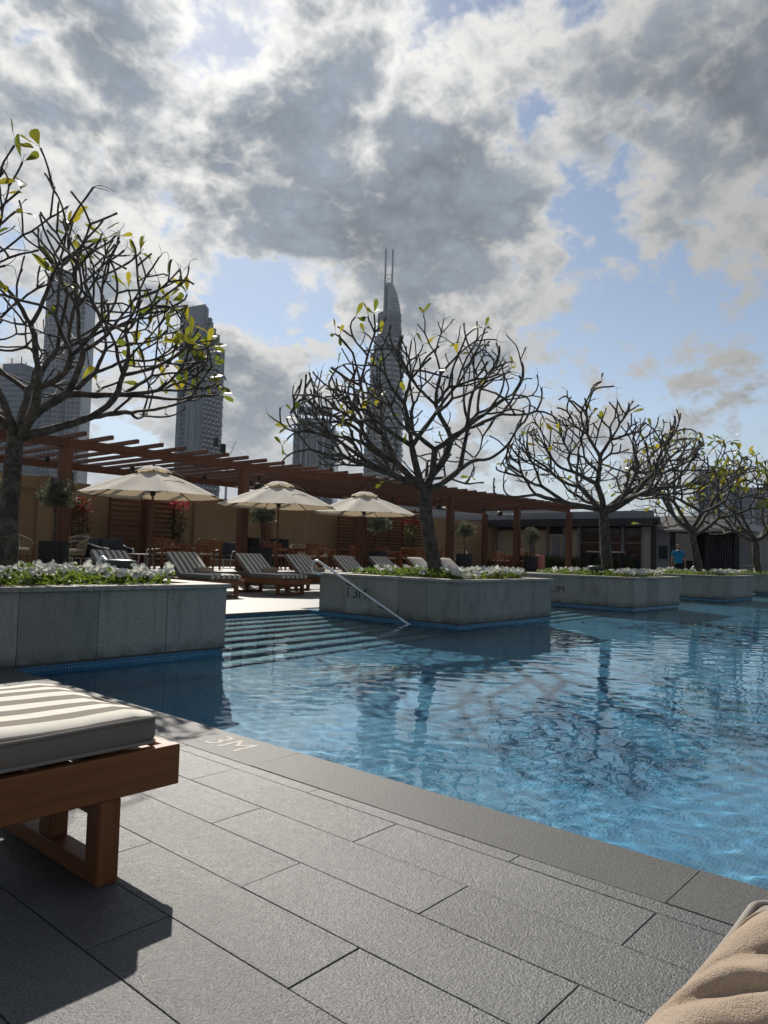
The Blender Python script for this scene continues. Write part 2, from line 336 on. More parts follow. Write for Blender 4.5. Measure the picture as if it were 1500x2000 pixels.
# ------------------------------------------------------------------ mesh helpers
def link(o, parent=None):
    COL.objects.link(o)
    if parent is not None: o.parent = parent
    return o
def empty(name, loc=(0, 0, 0), rz=0.0, parent=None):
    o = bpy.data.objects.new(name, None); o.location = loc; o.rotation_euler = (0, 0, rz); o.empty_display_size = 0.1
    return link(o, parent)
def tag(o, label=None, cat=None, group=None, kind=None):
    if label: o['label'] = label
    if cat: o['category'] = cat
    if group: o['group'] = group
    if kind: o['kind'] = kind
    return o
def mobj(name, me, mat=None, parent=None, loc=None):
    o = bpy.data.objects.new(name, me)
    if mat is not None and not me.materials: me.materials.append(MATS[mat] if isinstance(mat, str) else mat)
    if loc is not None: o.location = loc
    return link(o, parent)
class MB:
    def __init__(s): s.v = []; s.f = []; s.sm = []
    def add(s, vs, fs, smooth=False):
        b = len(s.v); s.v += [tuple(v) for v in vs]
        for f in fs: s.f.append(tuple(b+i for i in f)); s.sm.append(smooth)
        return s
    def box(s, x0, x1, y0, y1, z0, z1):
        return s.add([(x0,y0,z0),(x1,y0,z0),(x1,y1,z0),(x0,y1,z0),(x0,y0,z1),(x1,y0,z1),(x1,y1,z1),(x0,y1,z1)],
                     [(0,3,2,1),(4,5,6,7),(0,1,5,4),(1,2,6,5),(2,3,7,6),(3,0,4,7)])
    def rbox(s, x0, x1, y0, y1, z0, z1, b=0.005, seg=1, smooth=False):
        bm = bmesh.new(); bmesh.ops.create_cube(bm, size=1.0)
        bmesh.ops.scale(bm, vec=(x1-x0, y1-y0, z1-z0), verts=bm.verts)
        bmesh.ops.translate(bm, vec=((x0+x1)/2, (y0+y1)/2, (z0+z1)/2), verts=bm.verts)
        bmesh.ops.bevel(bm, geom=list(bm.edges), offset=b, segments=seg, profile=0.5, affect='EDGES')
        bm.verts.index_update()
        s.add([v.co[:] for v in bm.verts], [tuple(v.index for v in f.verts) for f in bm.faces], smooth)
        bm.free(); return s
    def bar(s, p, q, w, h, up=(0, 0, 1)):
        p, q = Vector(p), Vector(q); d = (q-p).normalized(); up = Vector(up)
        sd = d.cross(up)
        if sd.length < 1e-4: sd = d.cross(Vector((1, 0, 0)))
        sd.normalize(); u2 = sd.cross(d)
        vs = []
        for c in (p, q):
            for a, b in ((-1,-1),(1,-1),(1,1),(-1,1)): vs.append(c + sd*(a*w/2) + u2*(b*h/2))
        return s.add(vs, [(0,3,2,1),(4,5,6,7),(0,1,5,4),(1,2,6,5),(2,3,7,6),(3,0,4,7)])
    def tube(s, pts, rad, n=8, cap=True, smooth=True):
        pts = [Vector(p) for p in pts]
        if not hasattr(rad, '__len__'): rad = [rad]*len(pts)
        vs = []; side = None
        for i, p in enumerate(pts):
            d = (pts[min(i+1, len(pts)-1)] - pts[max(i-1, 0)])
            if d.length < 1e-7: d = Vector((0, 0, 1))
            d.normalize()
            if side is None:
                side = d.cross(Vector((0.3, 0.5, 0.8)))
                if side.length < 1e-3: side = d.cross(Vector((1, 0, 0)))
            side = side - d*side.dot(d); side.normalize(); up = d.cross(side)
            for k in range(n):
                a = 2*PI*k/n; vs.append(p + (side*math.cos(a) + up*math.sin(a))*rad[i])
        fs = []
        for i in range(len(pts)-1):
            for k in range(n):
                k2 = (k+1) % n; fs.append((i*n+k, i*n+k2, (i+1)*n+k2, (i+1)*n+k))
        s.add(vs, fs, smooth)
        if cap:
            s.add(vs[:n], [tuple(reversed(range(n)))]); s.add(vs[-n:], [tuple(range(n))])
        return s
    def lathe(s, prof, n=16, c=(0, 0, 0), smooth=True):
        vs = []; fs = []
        for r_, z in prof:
            for k in range(n):
                a = 2*PI*k/n; vs.append((c[0]+r_*math.cos(a), c[1]+r_*math.sin(a), c[2]+z))
        for i in range(len(prof)-1):
            for k in range(n):
                k2 = (k+1) % n; fs.append((i*n+k, i*n+k2, (i+1)*n+k2, (i+1)*n+k))
        return s.add(vs, fs, smooth)
    def mesh(s, name):
        me = bpy.data.meshes.new(name); me.from_pydata(s.v, [], s.f)
        me.polygons.foreach_set('use_smooth', s.sm); me.update(); return me
    def build(s, name, mat, parent=None, loc=None):
        return mobj(name, s.mesh(name), mat, parent, loc)
def np_mesh(name, V, F, smooth=True):
    V = np.asarray(V, np.float32); F = np.asarray(F, np.int32); k = F.shape[1]
    me = bpy.data.meshes.new(name)
    me.vertices.add(len(V)); me.vertices.foreach_set('co', V.ravel())
    me.loops.add(F.size); me.loops.foreach_set('vertex_index', F.ravel())
    me.polygons.add(len(F)); me.polygons.foreach_set('loop_start', np.arange(0, F.size, k, dtype=np.int32))
    me.polygons.foreach_set('use_smooth', np.full(len(F), smooth, dtype=bool))
    me.update(calc_edges=True); me.validate(); return me
def copy_tree(o, parent=None):
    c = o.copy(); COL.objects.link(c); c.parent = parent
    for ch in list(o.children):
        k = ch.copy(); COL.objects.link(k); k.parent = c
        for g in list(ch.children):
            q = g.copy(); COL.objects.link(q); q.parent = k
    return c
def text_mesh(name, s, size, depth, mat, parent, mw):
    cu = bpy.data.curves.new(name, 'FONT'); cu.body = s; cu.size = size; cu.extrude = depth; cu.align_x = 'CENTER'; cu.align_y = 'CENTER'; cu.resolution_u = 3
    t = bpy.data.objects.new(name, cu); COL.objects.link(t)
    dg = bpy.context.evaluated_depsgraph_get(); me = bpy.data.meshes.new_from_object(t.evaluated_get(dg))
    bpy.data.objects.remove(t)
    me.transform(mw); me.materials.clear()
    return mobj(name, me, mat, parent)

# ================================================================== SETTING
def struct(o): return tag(o, kind='structure')
FACE_Y, BACK_Y, EDGE_Y = 6.20, 9.15, 9.40
WATER_Z, FLOOR_Z = -0.055, -1.35
POOL_X0, POOL_X1, POOL_Y0 = 2.535, 33.0, -9.0
PLANTERS = [(1.90, 4.68), (8.87, 11.65), (15.33, 18.10), (21.80, 24.55), (28.25, 31.0)]
RECESS = [(4.68, 8.87), (11.65, 15.33), (18.10, 21.80), (24.55, 28.25), (31.0, 33.0)]

g = MB().add([(-9000,-9000,-3),(9000,-9000,-3),(9000,9000,-3),(-9000,9000,-3)], [(0,1,2,3)]).build('ground', None)
material('sand', lambda t: pbsdf(t, t.mix(t.noise(t.pos(), 0.02, 6, 0.6), (0.20, 0.17, 0.13), (0.28, 0.24, 0.19)), 0.9))
g.data.materials.append(MATS['sand']); struct(g)

# pool basin: floor and tiled walls
b = MB()
b.box(POOL_X0-0.4, POOL_X1+0.4, POOL_Y0-0.4, EDGE_Y+0.4, FLOOR_Z-0.2, FLOOR_Z)
basin = struct(b.build('pool_floor', 'tile'))
b = MB()
b.box(POOL_X0-0.3, POOL_X0, POOL_Y0-0.3, FACE_Y+0.02, FLOOR_Z+0.001, -0.042)
b.box(POOL_X1, POOL_X1+0.3, POOL_Y0-0.3, EDGE_Y+0.3, FLOOR_Z+0.001, -0.042)
b.box(POOL_X0, POOL_X1, POOL_Y0-0.3, POOL_Y0, FLOOR_Z+0.001, -0.042)
for x0, x1 in PLANTERS: b.box(max(x0, POOL_X0-0.3)+0.012, x1-0.012, FACE_Y+0.02, EDGE_Y+0.2, FLOOR_Z+0.001, -0.012)
for x0, x1 in RECESS: b.box(x0-0.01, x1+0.01, EDGE_Y, EDGE_Y+0.3, FLOOR_Z+0.001, -0.042)
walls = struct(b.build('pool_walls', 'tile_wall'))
steps = []
for ri, (x0, x1) in enumerate(RECESS[:4]):
    root = struct(empty('pool_steps', (0, 0, 0)))
    for k in range(8):
        y1 = EDGE_Y - 0.002 - 0.36*k; z = -0.20 - 0.155*k
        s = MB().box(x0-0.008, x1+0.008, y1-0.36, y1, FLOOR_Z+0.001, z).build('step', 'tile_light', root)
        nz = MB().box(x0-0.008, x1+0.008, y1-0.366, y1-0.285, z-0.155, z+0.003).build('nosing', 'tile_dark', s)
        steps += [s, nz]

# water surface with real ripples
def wave_field(X, Y, S):
    rng = np.random.default_rng(5); Z = np.zeros_like(X)
    lam = np.geomspace(0.085, 2.0, 52)
    for l in lam:
        th = rng.normal(0.75, 0.85); k = 2*np.pi/l
        a = 0.00086*(l**1.0)*min(1.0, (0.24/l)**1.05)*min(1.0, (l/0.12)**0.4)*rng.uniform(0.6, 1.35)
        ph = rng.uniform(0, 2*np.pi)
        warp = 0.35*np.sin(0.9*X*np.cos(th+1.2)+0.7*Y*np.sin(th+1.2)+ph)
        Z += a*np.clip((l/S-2.2)/1.8, 0, 1)*np.sin(k*(X*np.cos(th)+Y*np.sin(th)) + ph + warp*2.0)
    patch = 0.75+0.35*np.sin(0.45*X+0.8*np.sin(0.31*Y+1.0))*np.cos(0.38*Y+0.5)
    return Z*patch
def stretch(a, b, d0, d1):
    out = [a]; L = b-a
    while out[-1] < b:
        t = (out[-1]-a)/L; out.append(out[-1] + d0+(d1-d0)*t)
    out[-1] = b; return np.array(out)
wx = stretch(POOL_X0-0.05, POOL_X1+0.05, 0.019, 0.12); wy = np.concatenate([stretch(POOL_Y0-0.05, -1.0, 0.16, 0.03)[:-1], stretch(-1.0, EDGE_Y+0.05, 0.022, 0.030)])
GX, GY = np.meshgrid(wx, wy)
WZ = WATER_Z + wave_field(GX, GY, np.maximum(np.gradient(wx)[None, :], np.gradient(wy)[:, None]))
nX, nY = len(wx), len(wy)
idx = np.arange(nX*nY).reshape(nY, nX)
WF = np.stack([idx[:-1, :-1], idx[:-1, 1:], idx[1:, 1:], idx[1:, :-1]], -1).reshape(-1, 4)
water = struct(mobj('water', np_mesh('water', np.stack([GX, GY, WZ], -1).reshape(-1, 3), WF), 'water'))
CAUSTICS = True
if CAUSTICS:
    sun_data.cycles.is_caustics_light = True
    water.cycles.is_caustics_caster = True
    for o in [basin, walls] + steps: o.cycles.is_caustics_receiver = True

# deck: slab under the pavers, plain paved areas elsewhere
ROW_W, LEN_P = 0.2412, 0.9655
ROW_TOP = 2.148
NROW = 8
PX0 = ROW_TOP - NROW*ROW_W
deck = MB().box(PX0, 2.53, -0.70, FACE_Y-0.001, -0.25, -0.0285).build('pool_deck', 'grout'); struct(deck)
d2 = MB()
d2.box(-9, PX0-0.003, -9, 16.65, -0.25, 0); d2.box(PX0, 2.53, -9, -0.703, -0.25, 0)
d2.box(PX0, 1.92, FACE_Y+0.002, EDGE_Y-0.001, -0.25, 0)
d2.box(PX0, 45, EDGE_Y+0.26, 16.65, -0.25, 0); d2.box(POOL_X1+0.31, 45, -9, EDGE_Y+0.26, -0.25, 0)
struct(d2.build('terrace_paving', 'fardeck'))
def paver_mesh(wx_, ly, z0=-0.0285):
    bm = bmesh.new(); bmesh.ops.create_cube(bm, size=1.0)
    bmesh.ops.scale(bm, vec=(wx_, ly, -z0), verts=bm.verts); bmesh.ops.translate(bm, vec=(0, 0, z0/2), verts=bm.verts)
    te = [e for e in bm.edges if all(v.co.z > -0.001 for v in e.verts)]
    bmesh.ops.bevel(bm, geom=te, offset=0.0013, segments=1, affect='EDGES')
    me = bpy.data.meshes.new('paver'); bm.to_mesh(me); bm.free(); return me
def put_paver(me, mat, x, y, zj=0.0008, name='paver'):
    o = mobj(name, me, mat, deck, (x, y, random.uniform(-zj, zj)))
    o.rotation_euler = (random.uniform(-.0012, .0012), random.uniform(-.0022, .0022), random.uniform(-.0010, .0010))
    return o
PM = paver_mesh(ROW_W-0.0030, LEN_P-0.0030)
for k in range(NROW):
    xc = ROW_TOP - (k+0.5)*ROW_W
    y0 = (0.798 if k % 2 == 0 else 1.2815) - 2*LEN_P
    j = 0
    while y0 + j*LEN_P < FACE_Y - 0.05:
        ya, yb = y0 + j*LEN_P, y0 + (j+1)*LEN_P; j += 1
        if ya < -0.70 or yb < -0.2: 
            if yb < -0.2: continue
            me = paver_mesh(ROW_W-0.0030, yb+0.70-0.0030); put_paver(me, 'paver', xc, (yb-0.70)/2); continue
        if yb > FACE_Y:
            me = paver_mesh(ROW_W-0.0030, FACE_Y-ya-0.006); put_paver(me, 'paver', xc, (ya+FACE_Y)/2); continue
        put_paver(PM, 'paver', xc, (ya+yb)/2)
SM = paver_mesh(0.075-0.004, LEN_P-0.0030)
for j in range(-2, 6):
    ya = 1.285 + j*LEN_P; yb = ya + LEN_P
    if yb > FACE_Y: yb = FACE_Y-0.003
    if ya > FACE_Y-0.1: continue
    put_paver(SM if yb-ya > 0.9 else paver_mesh(0.071, yb-ya-0.0030), 'paver', 2.1855, (ya+yb)/2, name='drain_strip')
cop = []
for ya, yb in ((-1.117, 0.800), (0.800, 2.717), (2.717, 4.634), (4.634, 6.197)):
    me = paver_mesh(0.318-0.004, yb-ya-0.0030, -0.040); o = put_paver(me, 'coping', 2.383, (ya+yb)/2, 0.0004, 'coping_stone'); cop.append(o)
mw = Matrix.Translation((2.387, 3.17-((2.717+4.634)/2)-0.0, 0.0)) 
mt = Matrix(((0, 1, 0, 2.387-2.383), (-1, 0, 0, 3.175-(2.717+4.634)/2), (0, 0, 1, 0.0006), (0, 0, 0, 1)))
text_mesh('depth_marking', '1.3M', 0.232, 0.0006, 'text_pale', cop[2], mt)
for ya in np.arange(-9, -1.2, 1.95): put_paver(paver_mesh(0.314, 1.94, -0.040), 'coping', 2.383, min(ya+0.97, -1.117-0.98), 0.0004, 'coping_stone') if ya+1.95 < -1.1 else None
for x0, x1 in RECESS[:4]:      # stone edge of the deck above the steps
    n = 4; w = (x1-x0)/n
    for i in range(n):
        MB().rbox(x0+i*w+0.003, x0+(i+1)*w-0.003, EDGE_Y-0.012, EDGE_Y+0.255, -0.040, 0.0, 0.003).build('edge_stone', 'fardeck', deck)
# raised terrace with one step
tr = MB(); tr.box(-9, 45, 17.0, 40, -0.2, 0.38); tr.box(-9, 45, 16.65, 17.0, -0.2, 0.19)
struct(tr.build('raised_terrace', 'fardeck'))

# stone planters in the pool
def planter(i, x0, x1, label):
    y0, y1 = FACE_Y, BACK_Y
    root = empty('stone_planter', ((x0+x1)/2, (y0+y1)/2, 0)); tag(root, label, 'planter', 'granite planters standing along the pool')
    ox, oy = -(x0+x1)/2, -(y0+y1)/2
    def B(m, name, mat, par=root):
        o = m.build(name, mat, par); o.location = (0, 0, 0)
        o.data.transform(Matrix.Translation((ox, oy, 0))); return o
    B(MB().box(x0+0.03, x1-0.03, y0+0.03, y1-0.03, -0.010, 0.60), 'core', 'soil')
    B(MB().box(x0-0.006, x1+0.006, y0-0.006, y0+0.025, -0.014, 0.004).box(x0-0.006, x0+0.025, y0+0.026, y1, -0.014, 0.004).box(x1-0.025, x1+0.006, y0+0.026, y1, -0.014, 0.004), 'base_trim', 'coping')
    nx = max(3, round((x1-x0)/0.62)); wx_ = (x1-x0)/nx
    for k in range(nx):
        a, c = x0+k*wx_, x0+(k+1)*wx_
        B(MB().rbox(a+0.0022, c-0.0022, y0+random.uniform(-.0015,.0015), y0+0.03, 0.005, 0.604, 0.002), 'granite_panel', 'granite')
        if i < 2: B(MB().rbox(a+0.0022, c-0.0022, y1-0.03, y1, 0.005, 0.604, 0.002), 'granite_panel', 'granite')
    ny = 5; wy_ = (y1-y0-0.06)/ny
    for k in range(ny):
        a, c = y0+0.03+k*wy_, y0+0.03+(k+1)*wy_
        B(MB().rbox(x0+random.uniform(-.0015,.0015), x0+0.03, a+0.0022, c-0.0022, 0.005, 0.604, 0.002), 'granite_panel', 'granite')
        B(MB().rbox(x1-0.03, x1+random.uniform(-.0015,.0015), a+0.0022, c-0.0022, 0.005, 0.604, 0.002), 'granite_panel', 'granite')
    ov, cw, zt = 0.035, 0.26, 0.65
    for k in range(2):
        a, c = (x0-ov, x0+0.45*(x1-x0)) if k == 0 else (x0+0.45*(x1-x0), x1+ov)
        B(MB().rbox(a+0.002, c-0.002, y0-ov, y0+cw, 0.606, zt+random.uniform(-.002,.002), 0.004), 'cap_stone', 'granite')
        B(MB().rbox(a+0.002, c-0.002, y1-cw, y1+ov, 0.606, zt+random.uniform(-.002,.002), 0.004), 'cap_stone', 'granite')
    ym = y0+cw+0.52*(y1-y0-2*cw)
    for a, c in ((y0+cw+0.002, ym-0.002), (ym+0.002, y1-cw-0.002)):
        B(MB().rbox(x0-ov, x0+cw, a, c, 0.606, zt, 0.004), 'cap_stone', 'granite')
        B(MB().rbox(x1-cw, x1+ov, a, c, 0.606, zt, 0.004), 'cap_stone', 'granite')
    B(MB().box(x0+cw+0.001, x1-cw-0.001, y0+cw+0.001, y1-cw-0.001, 0.601, 0.632), 'soil', 'soil')
    return root, ox, oy
PL_LABEL = ['grey granite planter nearest the camera, at the left edge behind the striped lounger',
            'granite planter with the full depth marking, beside the steel handrail',
            'granite planter third along the pool, its depth marking partly hidden',
            'granite planter fourth along the pool, in front of the man in blue',
            'farthest granite planter, cut off at the right edge']
PLROOT = []
for i, (x0, x1) in enumerate(PLANTERS):
    root, ox, oy = planter(i, x0, x1, PL_LABEL[i]); PLROOT.append(root)
    if i in (1, 2):
        yc, zc, sz = ((8.28, 0.335, 0.245), (8.02, 0.30, 0.20))[i-1]
        mt = Matrix(((0, 0, -1, x0-0.003+ox), (-1, 0, 0, yc+oy), (0, 1, 0, zc), (0, 0, 0, 1)))
        text_mesh('depth_marking', '1.3M', sz, 0.002, 'text_dark', root, mt)

# ================================================================== LOUNGERS
def rounded_box(hx, hy, hz, r, nx, ny, nz, disp=None):
    bm = bmesh.new()
    def grid(axis, sgn):
        n = [nx, ny, nz]; h = [hx, hy, hz]; a, c = [k for k in range(3) if k != axis]
        vs = {}
        for i in range(n[a]+1):
            for j in range(n[c]+1):
                p = [0, 0, 0]; p[axis] = sgn*h[axis]; p[a] = h[a]*(2*i/n[a]-1); p[c] = h[c]*(2*j/n[c]-1)
                vs[i, j] = bm.verts.new(p)
        for i in range(n[a]):
            for j in range(n[c]):
                q = [vs[i, j], vs[i+1, j], vs[i+1, j+1], vs[i, j+1]]
                flip = (sgn < 0) ^ (axis == 1)
                bm.faces.new(q[::-1] if flip else q)
    for ax in range(3):
        for s_ in (-1, 1): grid(ax, s_)
    bmesh.ops.remove_doubles(bm, verts=bm.verts, dist=1e-5)
    for v in bm.verts:
        c = Vector((max(-hx+r, min(hx-r, v.co.x)), max(-hy+r, min(hy-r, v.co.y)), max(-hz+r, min(hz-r, v.co.z))))
        d = v.co - c
        if d.length > 1e-6: v.co = c + d.normalized()*r
    if disp:
        for v in bm.verts: v.co += disp(v.co)
    for f in bm.faces: f.smooth = True
    return bm
def cushion_part(name, x0, x1, hy, z0, z1, mat, parent, seed=0, xf=None):
    hx, hz = (x1-x0)/2, (z1-z0)/2
    def disp(c):
        b = 0.012*(1-(c.x/hx)**4)*(1-(c.y/hy)**2) if c.z > 0 else 0
        n = mnoise.noise(Vector((c.x*2.6+seed, c.y*3.4, seed*1.7)))*0.011 + mnoise.noise(Vector((c.x*9+seed, c.y*9, c.z*9)))*0.0025
        sag = -0.010*max(0, abs(c.y)/hy-0.86)*7
        return Vector((0, n*0.5 if abs(c.y) > hy*0.9 else 0, (b + n + sag*0.3) if c.z > -hz*0.2 else 0))
    bm = rounded_box(hx, hy, hz, min(0.042, hz*0.9), max(10, int(hx*26)), 16, 6, disp)
    bmesh.ops.translate(bm, vec=((x0+x1)/2, 0, (z0+z1)/2), verts=bm.verts)
    me = bpy.data.meshes.new(name); bm.to_mesh(me); bm.free()
    if xf is not None: me.transform(xf)
    o = mobj(name, me, mat, parent)
    for zz, nm in ((z1-0.018, 'piping'), (z0+0.016, 'piping')):
        pts = []; r_ = 0.04
        for cx, cy, a0 in ((x1-r_, hy-r_, 0), (x0+r_, hy-r_, 90), (x0+r_, -hy+r_, 180), (x1-r_, -hy+r_, 270)):
            for k in range(5):
                a = R(a0+22.5*k); pts.append(Vector((cx+(r_-0.006)*math.cos(a), cy+(r_-0.006)*math.sin(a), zz)))
        full = []
        for i in range(len(pts)):
            p, q = pts[i], pts[(i+1) % len(pts)]; nseg = max(1, int((q-p).length/0.08))
            for k in range(nseg): full.append(p.lerp(q, k/nseg))
        full.append(full[0])
        full = [Vector((p.x, p.y + 0.5*mnoise.noise(Vector((p.x*2.6+seed, p.y*3.4, seed*1.7)))*0.008*(1 if abs(p.y) > hy*0.8 else 0), p.z+mnoise.noise(Vector((p.x*2.6+seed, p.y*3.4, seed*1.7)))*0.008*(1 if zz > (z0+z1)/2 else 0))) for p in full]
        t = MB().tube(full, 0.0062, 6, cap=False)
        me2 = t.mesh(nm)
        if xf is not None: me2.transform(xf)
        mobj(nm, me2, 'taupe_piping', o)
    return o
MATS['stripe_y'].node_tree  # stripes run along the lounger
material('stripe_l', stripe_fabric(1, 0.134, 0.51, (0.76, 0.72, 0.63), (0.235, 0.205, 0.172)))
LW = 0.41
def make_lounger(name):
    root = empty(name)
    for s_ in (-1, 1):
        y = s_*(LW-0.02)
        MB().rbox(-0.042, 2.0, y-0.02, y+0.02, 0.247, 0.373, 0.003).build('side_rail', 'teak_x', root)
    MB().rbox(1.957, 1.997, -LW+0.0405, LW-0.0405, 0.249, 0.371, 0.003).build('end_rail', 'teak_y', root)
    MB().rbox(-0.039, 0.001, -LW+0.0405, LW-0.0405, 0.249, 0.371, 0.003).build('end_rail', 'teak_y', root)
    for lx in (0.28, 1.77):
        lf = MB().rbox(lx-0.033, lx+0.033, -LW+0.085, LW-0.085, 0.0, 0.055, 0.003).build('sled_rail', 'teak_y', root)
        for s_ in (-1, 1):
            y = s_*(LW-0.043)
            MB().rbox(lx-0.033, lx+0.033, y-0.04, y+0.04, 0.0, 0.246, 0.003).build('leg', 'teak_z', root)
        MB().rbox(lx-0.030, lx+0.030, -0.09, -0.01, 0.0555, 0.189, 0.003).build('leg', 'teak_z', root)
        MB().rbox(lx-0.025, lx+0.025, -LW+0.085, LW-0.085, 0.19, 0.245, 0.003).build('cross_rail', 'teak_y', root)
    for k in range(9):
        x = 0.80 + k*0.132
        MB().rbox(x, x+0.09, -LW+0.042, LW-0.042, 0.335, 0.358, 0.002).build('slat', 'teak_y', root)
    # back rest raised about the pivot at x = 0.78
    ang = R(38)
    M4 = Matrix.Translation((0.78, 0, 0.372)) @ Matrix.Rotation(ang, 4, 'Y') @ Matrix.Translation((-0.78, 0, -0.372))
    br = MB().rbox(0.0, 0.76, -LW+0.045, -LW+0.085, 0.345, 0.375, 0.003).rbox(0.0, 0.76, LW-0.085, LW-0.045, 0.345, 0.375, 0.003)
    for k in range(6): br.rbox(0.03+k*0.125, 0.115+k*0.125, -LW+0.0855, LW-0.0855, 0.35, 0.372, 0.002)
    me = br.mesh('backrest'); me.transform(M4); mobj('backrest', me, 'teak_y', root)
    cushion_part('cushion', 0.80, 1.935, LW-0.012, 0.3745, 0.482, 'stripe_l', root, 1.0)
    cushion_part('back_cushion', -0.02, 0.775, LW-0.012, 0.377, 0.470, 'stripe_l', root, 5.0, M4)
    return root
lounger = make_lounger('sun_lounger')
lounger.location = (1.388-2.0, 2.05+LW, 0)
tag(lounger, 'striped sun lounger in the near left corner, seen close up on the grey pavers', 'sun lounger', 'striped sun loungers')
LX = [7.30, 9.00, 10.88, 12.45, 14.15, 15.75, 17.35, 18.85]
LL = ['striped lounger farthest left in the far row, its back just above the white flowers',
      'second striped lounger of the far row, just right of the largest parasol pole',
      'third striped lounger of the far row, fully visible between two planters',
      'fourth striped lounger of the far row, its back beside the second parasol pole',
      'fifth striped lounger of the far row, its back just right of the handrail top',
      'sixth striped lounger of the far row, its back above the second planter',
      'seventh striped lounger of the far row, left of the second tree trunk',
      'eighth striped lounger of the far row, half hidden by the second tree trunk']
for i, x in enumerate(LX):
    o = copy_tree(lounger); o.location = (x+LW-0.02, 14.38+random.uniform(-.06, .06), 0); o.rotation_euler = (0, 0, R(-90+random.uniform(-1.5, 1.5)))
    tag(o, LL[i], 'sun lounger', 'striped sun loungers')
def towel_roll(x, y, label):
    root = empty('rolled_towel', (x, y, 0.482)); tag(root, label, 'towel', 'rolled towels on the far loungers')
    bm = rounded_box(0.20, 0.075, 0.062, 0.055, 14, 8, 8, lambda c: Vector((0, 0, 0.004*mnoise.noise(c*14))))
    bmesh.ops.translate(bm, vec=(0, 0, 0.066), verts=bm.verts)
    me = bpy.data.meshes.new('roll'); bm.to_mesh(me); bm.free(); mobj('roll', me, 'towel_roll', root)
    pts = [(-0.2005-0.001*k/16, 0.05*(1-k/26)*math.cos(k*0.55), 0.066+0.045*(1-k/26)*math.sin(k*0.55)) for k in range(24)]
    MB().tube(pts, 0.006, 5).build('spiral_end', 'towel_roll', root)
for i, x in ((1, LX[1]), (2, LX[2]), (3, LX[3]), (4, LX[4])):
    towel_roll(x+LW+0.08, 13.42, ['', 'beige rolled towel on the second far lounger, above the planter edge', 'beige rolled towel on the fully visible far lounger', 'beige rolled towel on the fourth far lounger, left of the handrail', 'beige rolled towel on the fifth far lounger, half hidden by the handrail'][i])

# mushroom shaped garden speakers standing in the flower beds
def garden_speaker(x, y, label):
    st = empty('garden_speaker', (x, y, 0.632)); tag(st, label, 'speaker', 'mushroom garden speakers in the planters')
    MB().lathe([(0.0, 0.125), (0.150, 0.125), (0.165, 0.14), (0.168, 0.20), (0.160, 0.222), (0.10, 0.232), (0.0, 0.234)], 28).build('cap', 'speaker_green', st)
    MB().lathe([(0.0, 0.0), (0.13, 0.0), (0.13, 0.03), (0.0, 0.03)], 20).build('base', 'dark_metal', st)
    for a in range(4): MB().bar((0.10*math.cos(a*PI/2+.5), 0.10*math.sin(a*PI/2+.5), 0.03), (0.10*math.cos(a*PI/2+.5), 0.10*math.sin(a*PI/2+.5), 0.125), 0.035, 0.035).build('leg', 'dark_metal', st)
material('speaker_green', lambda t: pbsdf(t, t.mix(t.noise(t.coord(), 20, 4, 0.6), (0.045, 0.06, 0.05), (0.075, 0.09, 0.075)), 0.45))
garden_speaker(4.12, 7.35, 'round dark green garden speaker among the white flowers of the nearest planter')
garden_speaker(15.95, 7.35, 'round dark green garden speaker among the flowers of the third planter')

# ================================================================== HANDRAILS
def handrail(x, label, side=1):
    # side: +1 planter wall on the +X side, -1 on the other
    root = empty('handrail', (x, 9.0, 0)); tag(root, label, 'handrail', 'steel pool handrails')
    pts = [(side*0.19, 0.02, 0.628), (side*0.10, 0.06, 0.632), (side*0.03, 0.13, 0.645), (0, 0.19, 0.675)]
    for k in range(10):
        a = R(-25+k*16); pts.append((0, 0.09+0.115*math.cos(a), 0.745+0.115*math.sin(a)))
    p0 = Vector(pts[-1]); end = Vector((0, 6.62-9.0, -0.24))
    pts += [tuple(p0.lerp(end, k/10)) for k in range(1, 11)]
    MB().tube(pts, 0.021, 12).build('rail', 'steel', root)
    for f in (0.28, 0.58):
        q = p0.lerp(end, f); MB().tube([(q.x, q.y, q.z), (q.x, q.y, q.z-0.05), (side*0.075, q.y, q.z-0.075), (side*0.149, q.y, q.z-0.075)], 0.010, 8).build('bracket', 'dark_metal', root)
    return root
handrail(8.72, 'steel handrail sloping into the water along the second planter')
handrail(4.83, 'steel handrail mostly hidden behind the first planter and its white flowers', -1)
handrail(28.10, 'steel handrail far right beyond the fourth planter, showing as a pale curve')

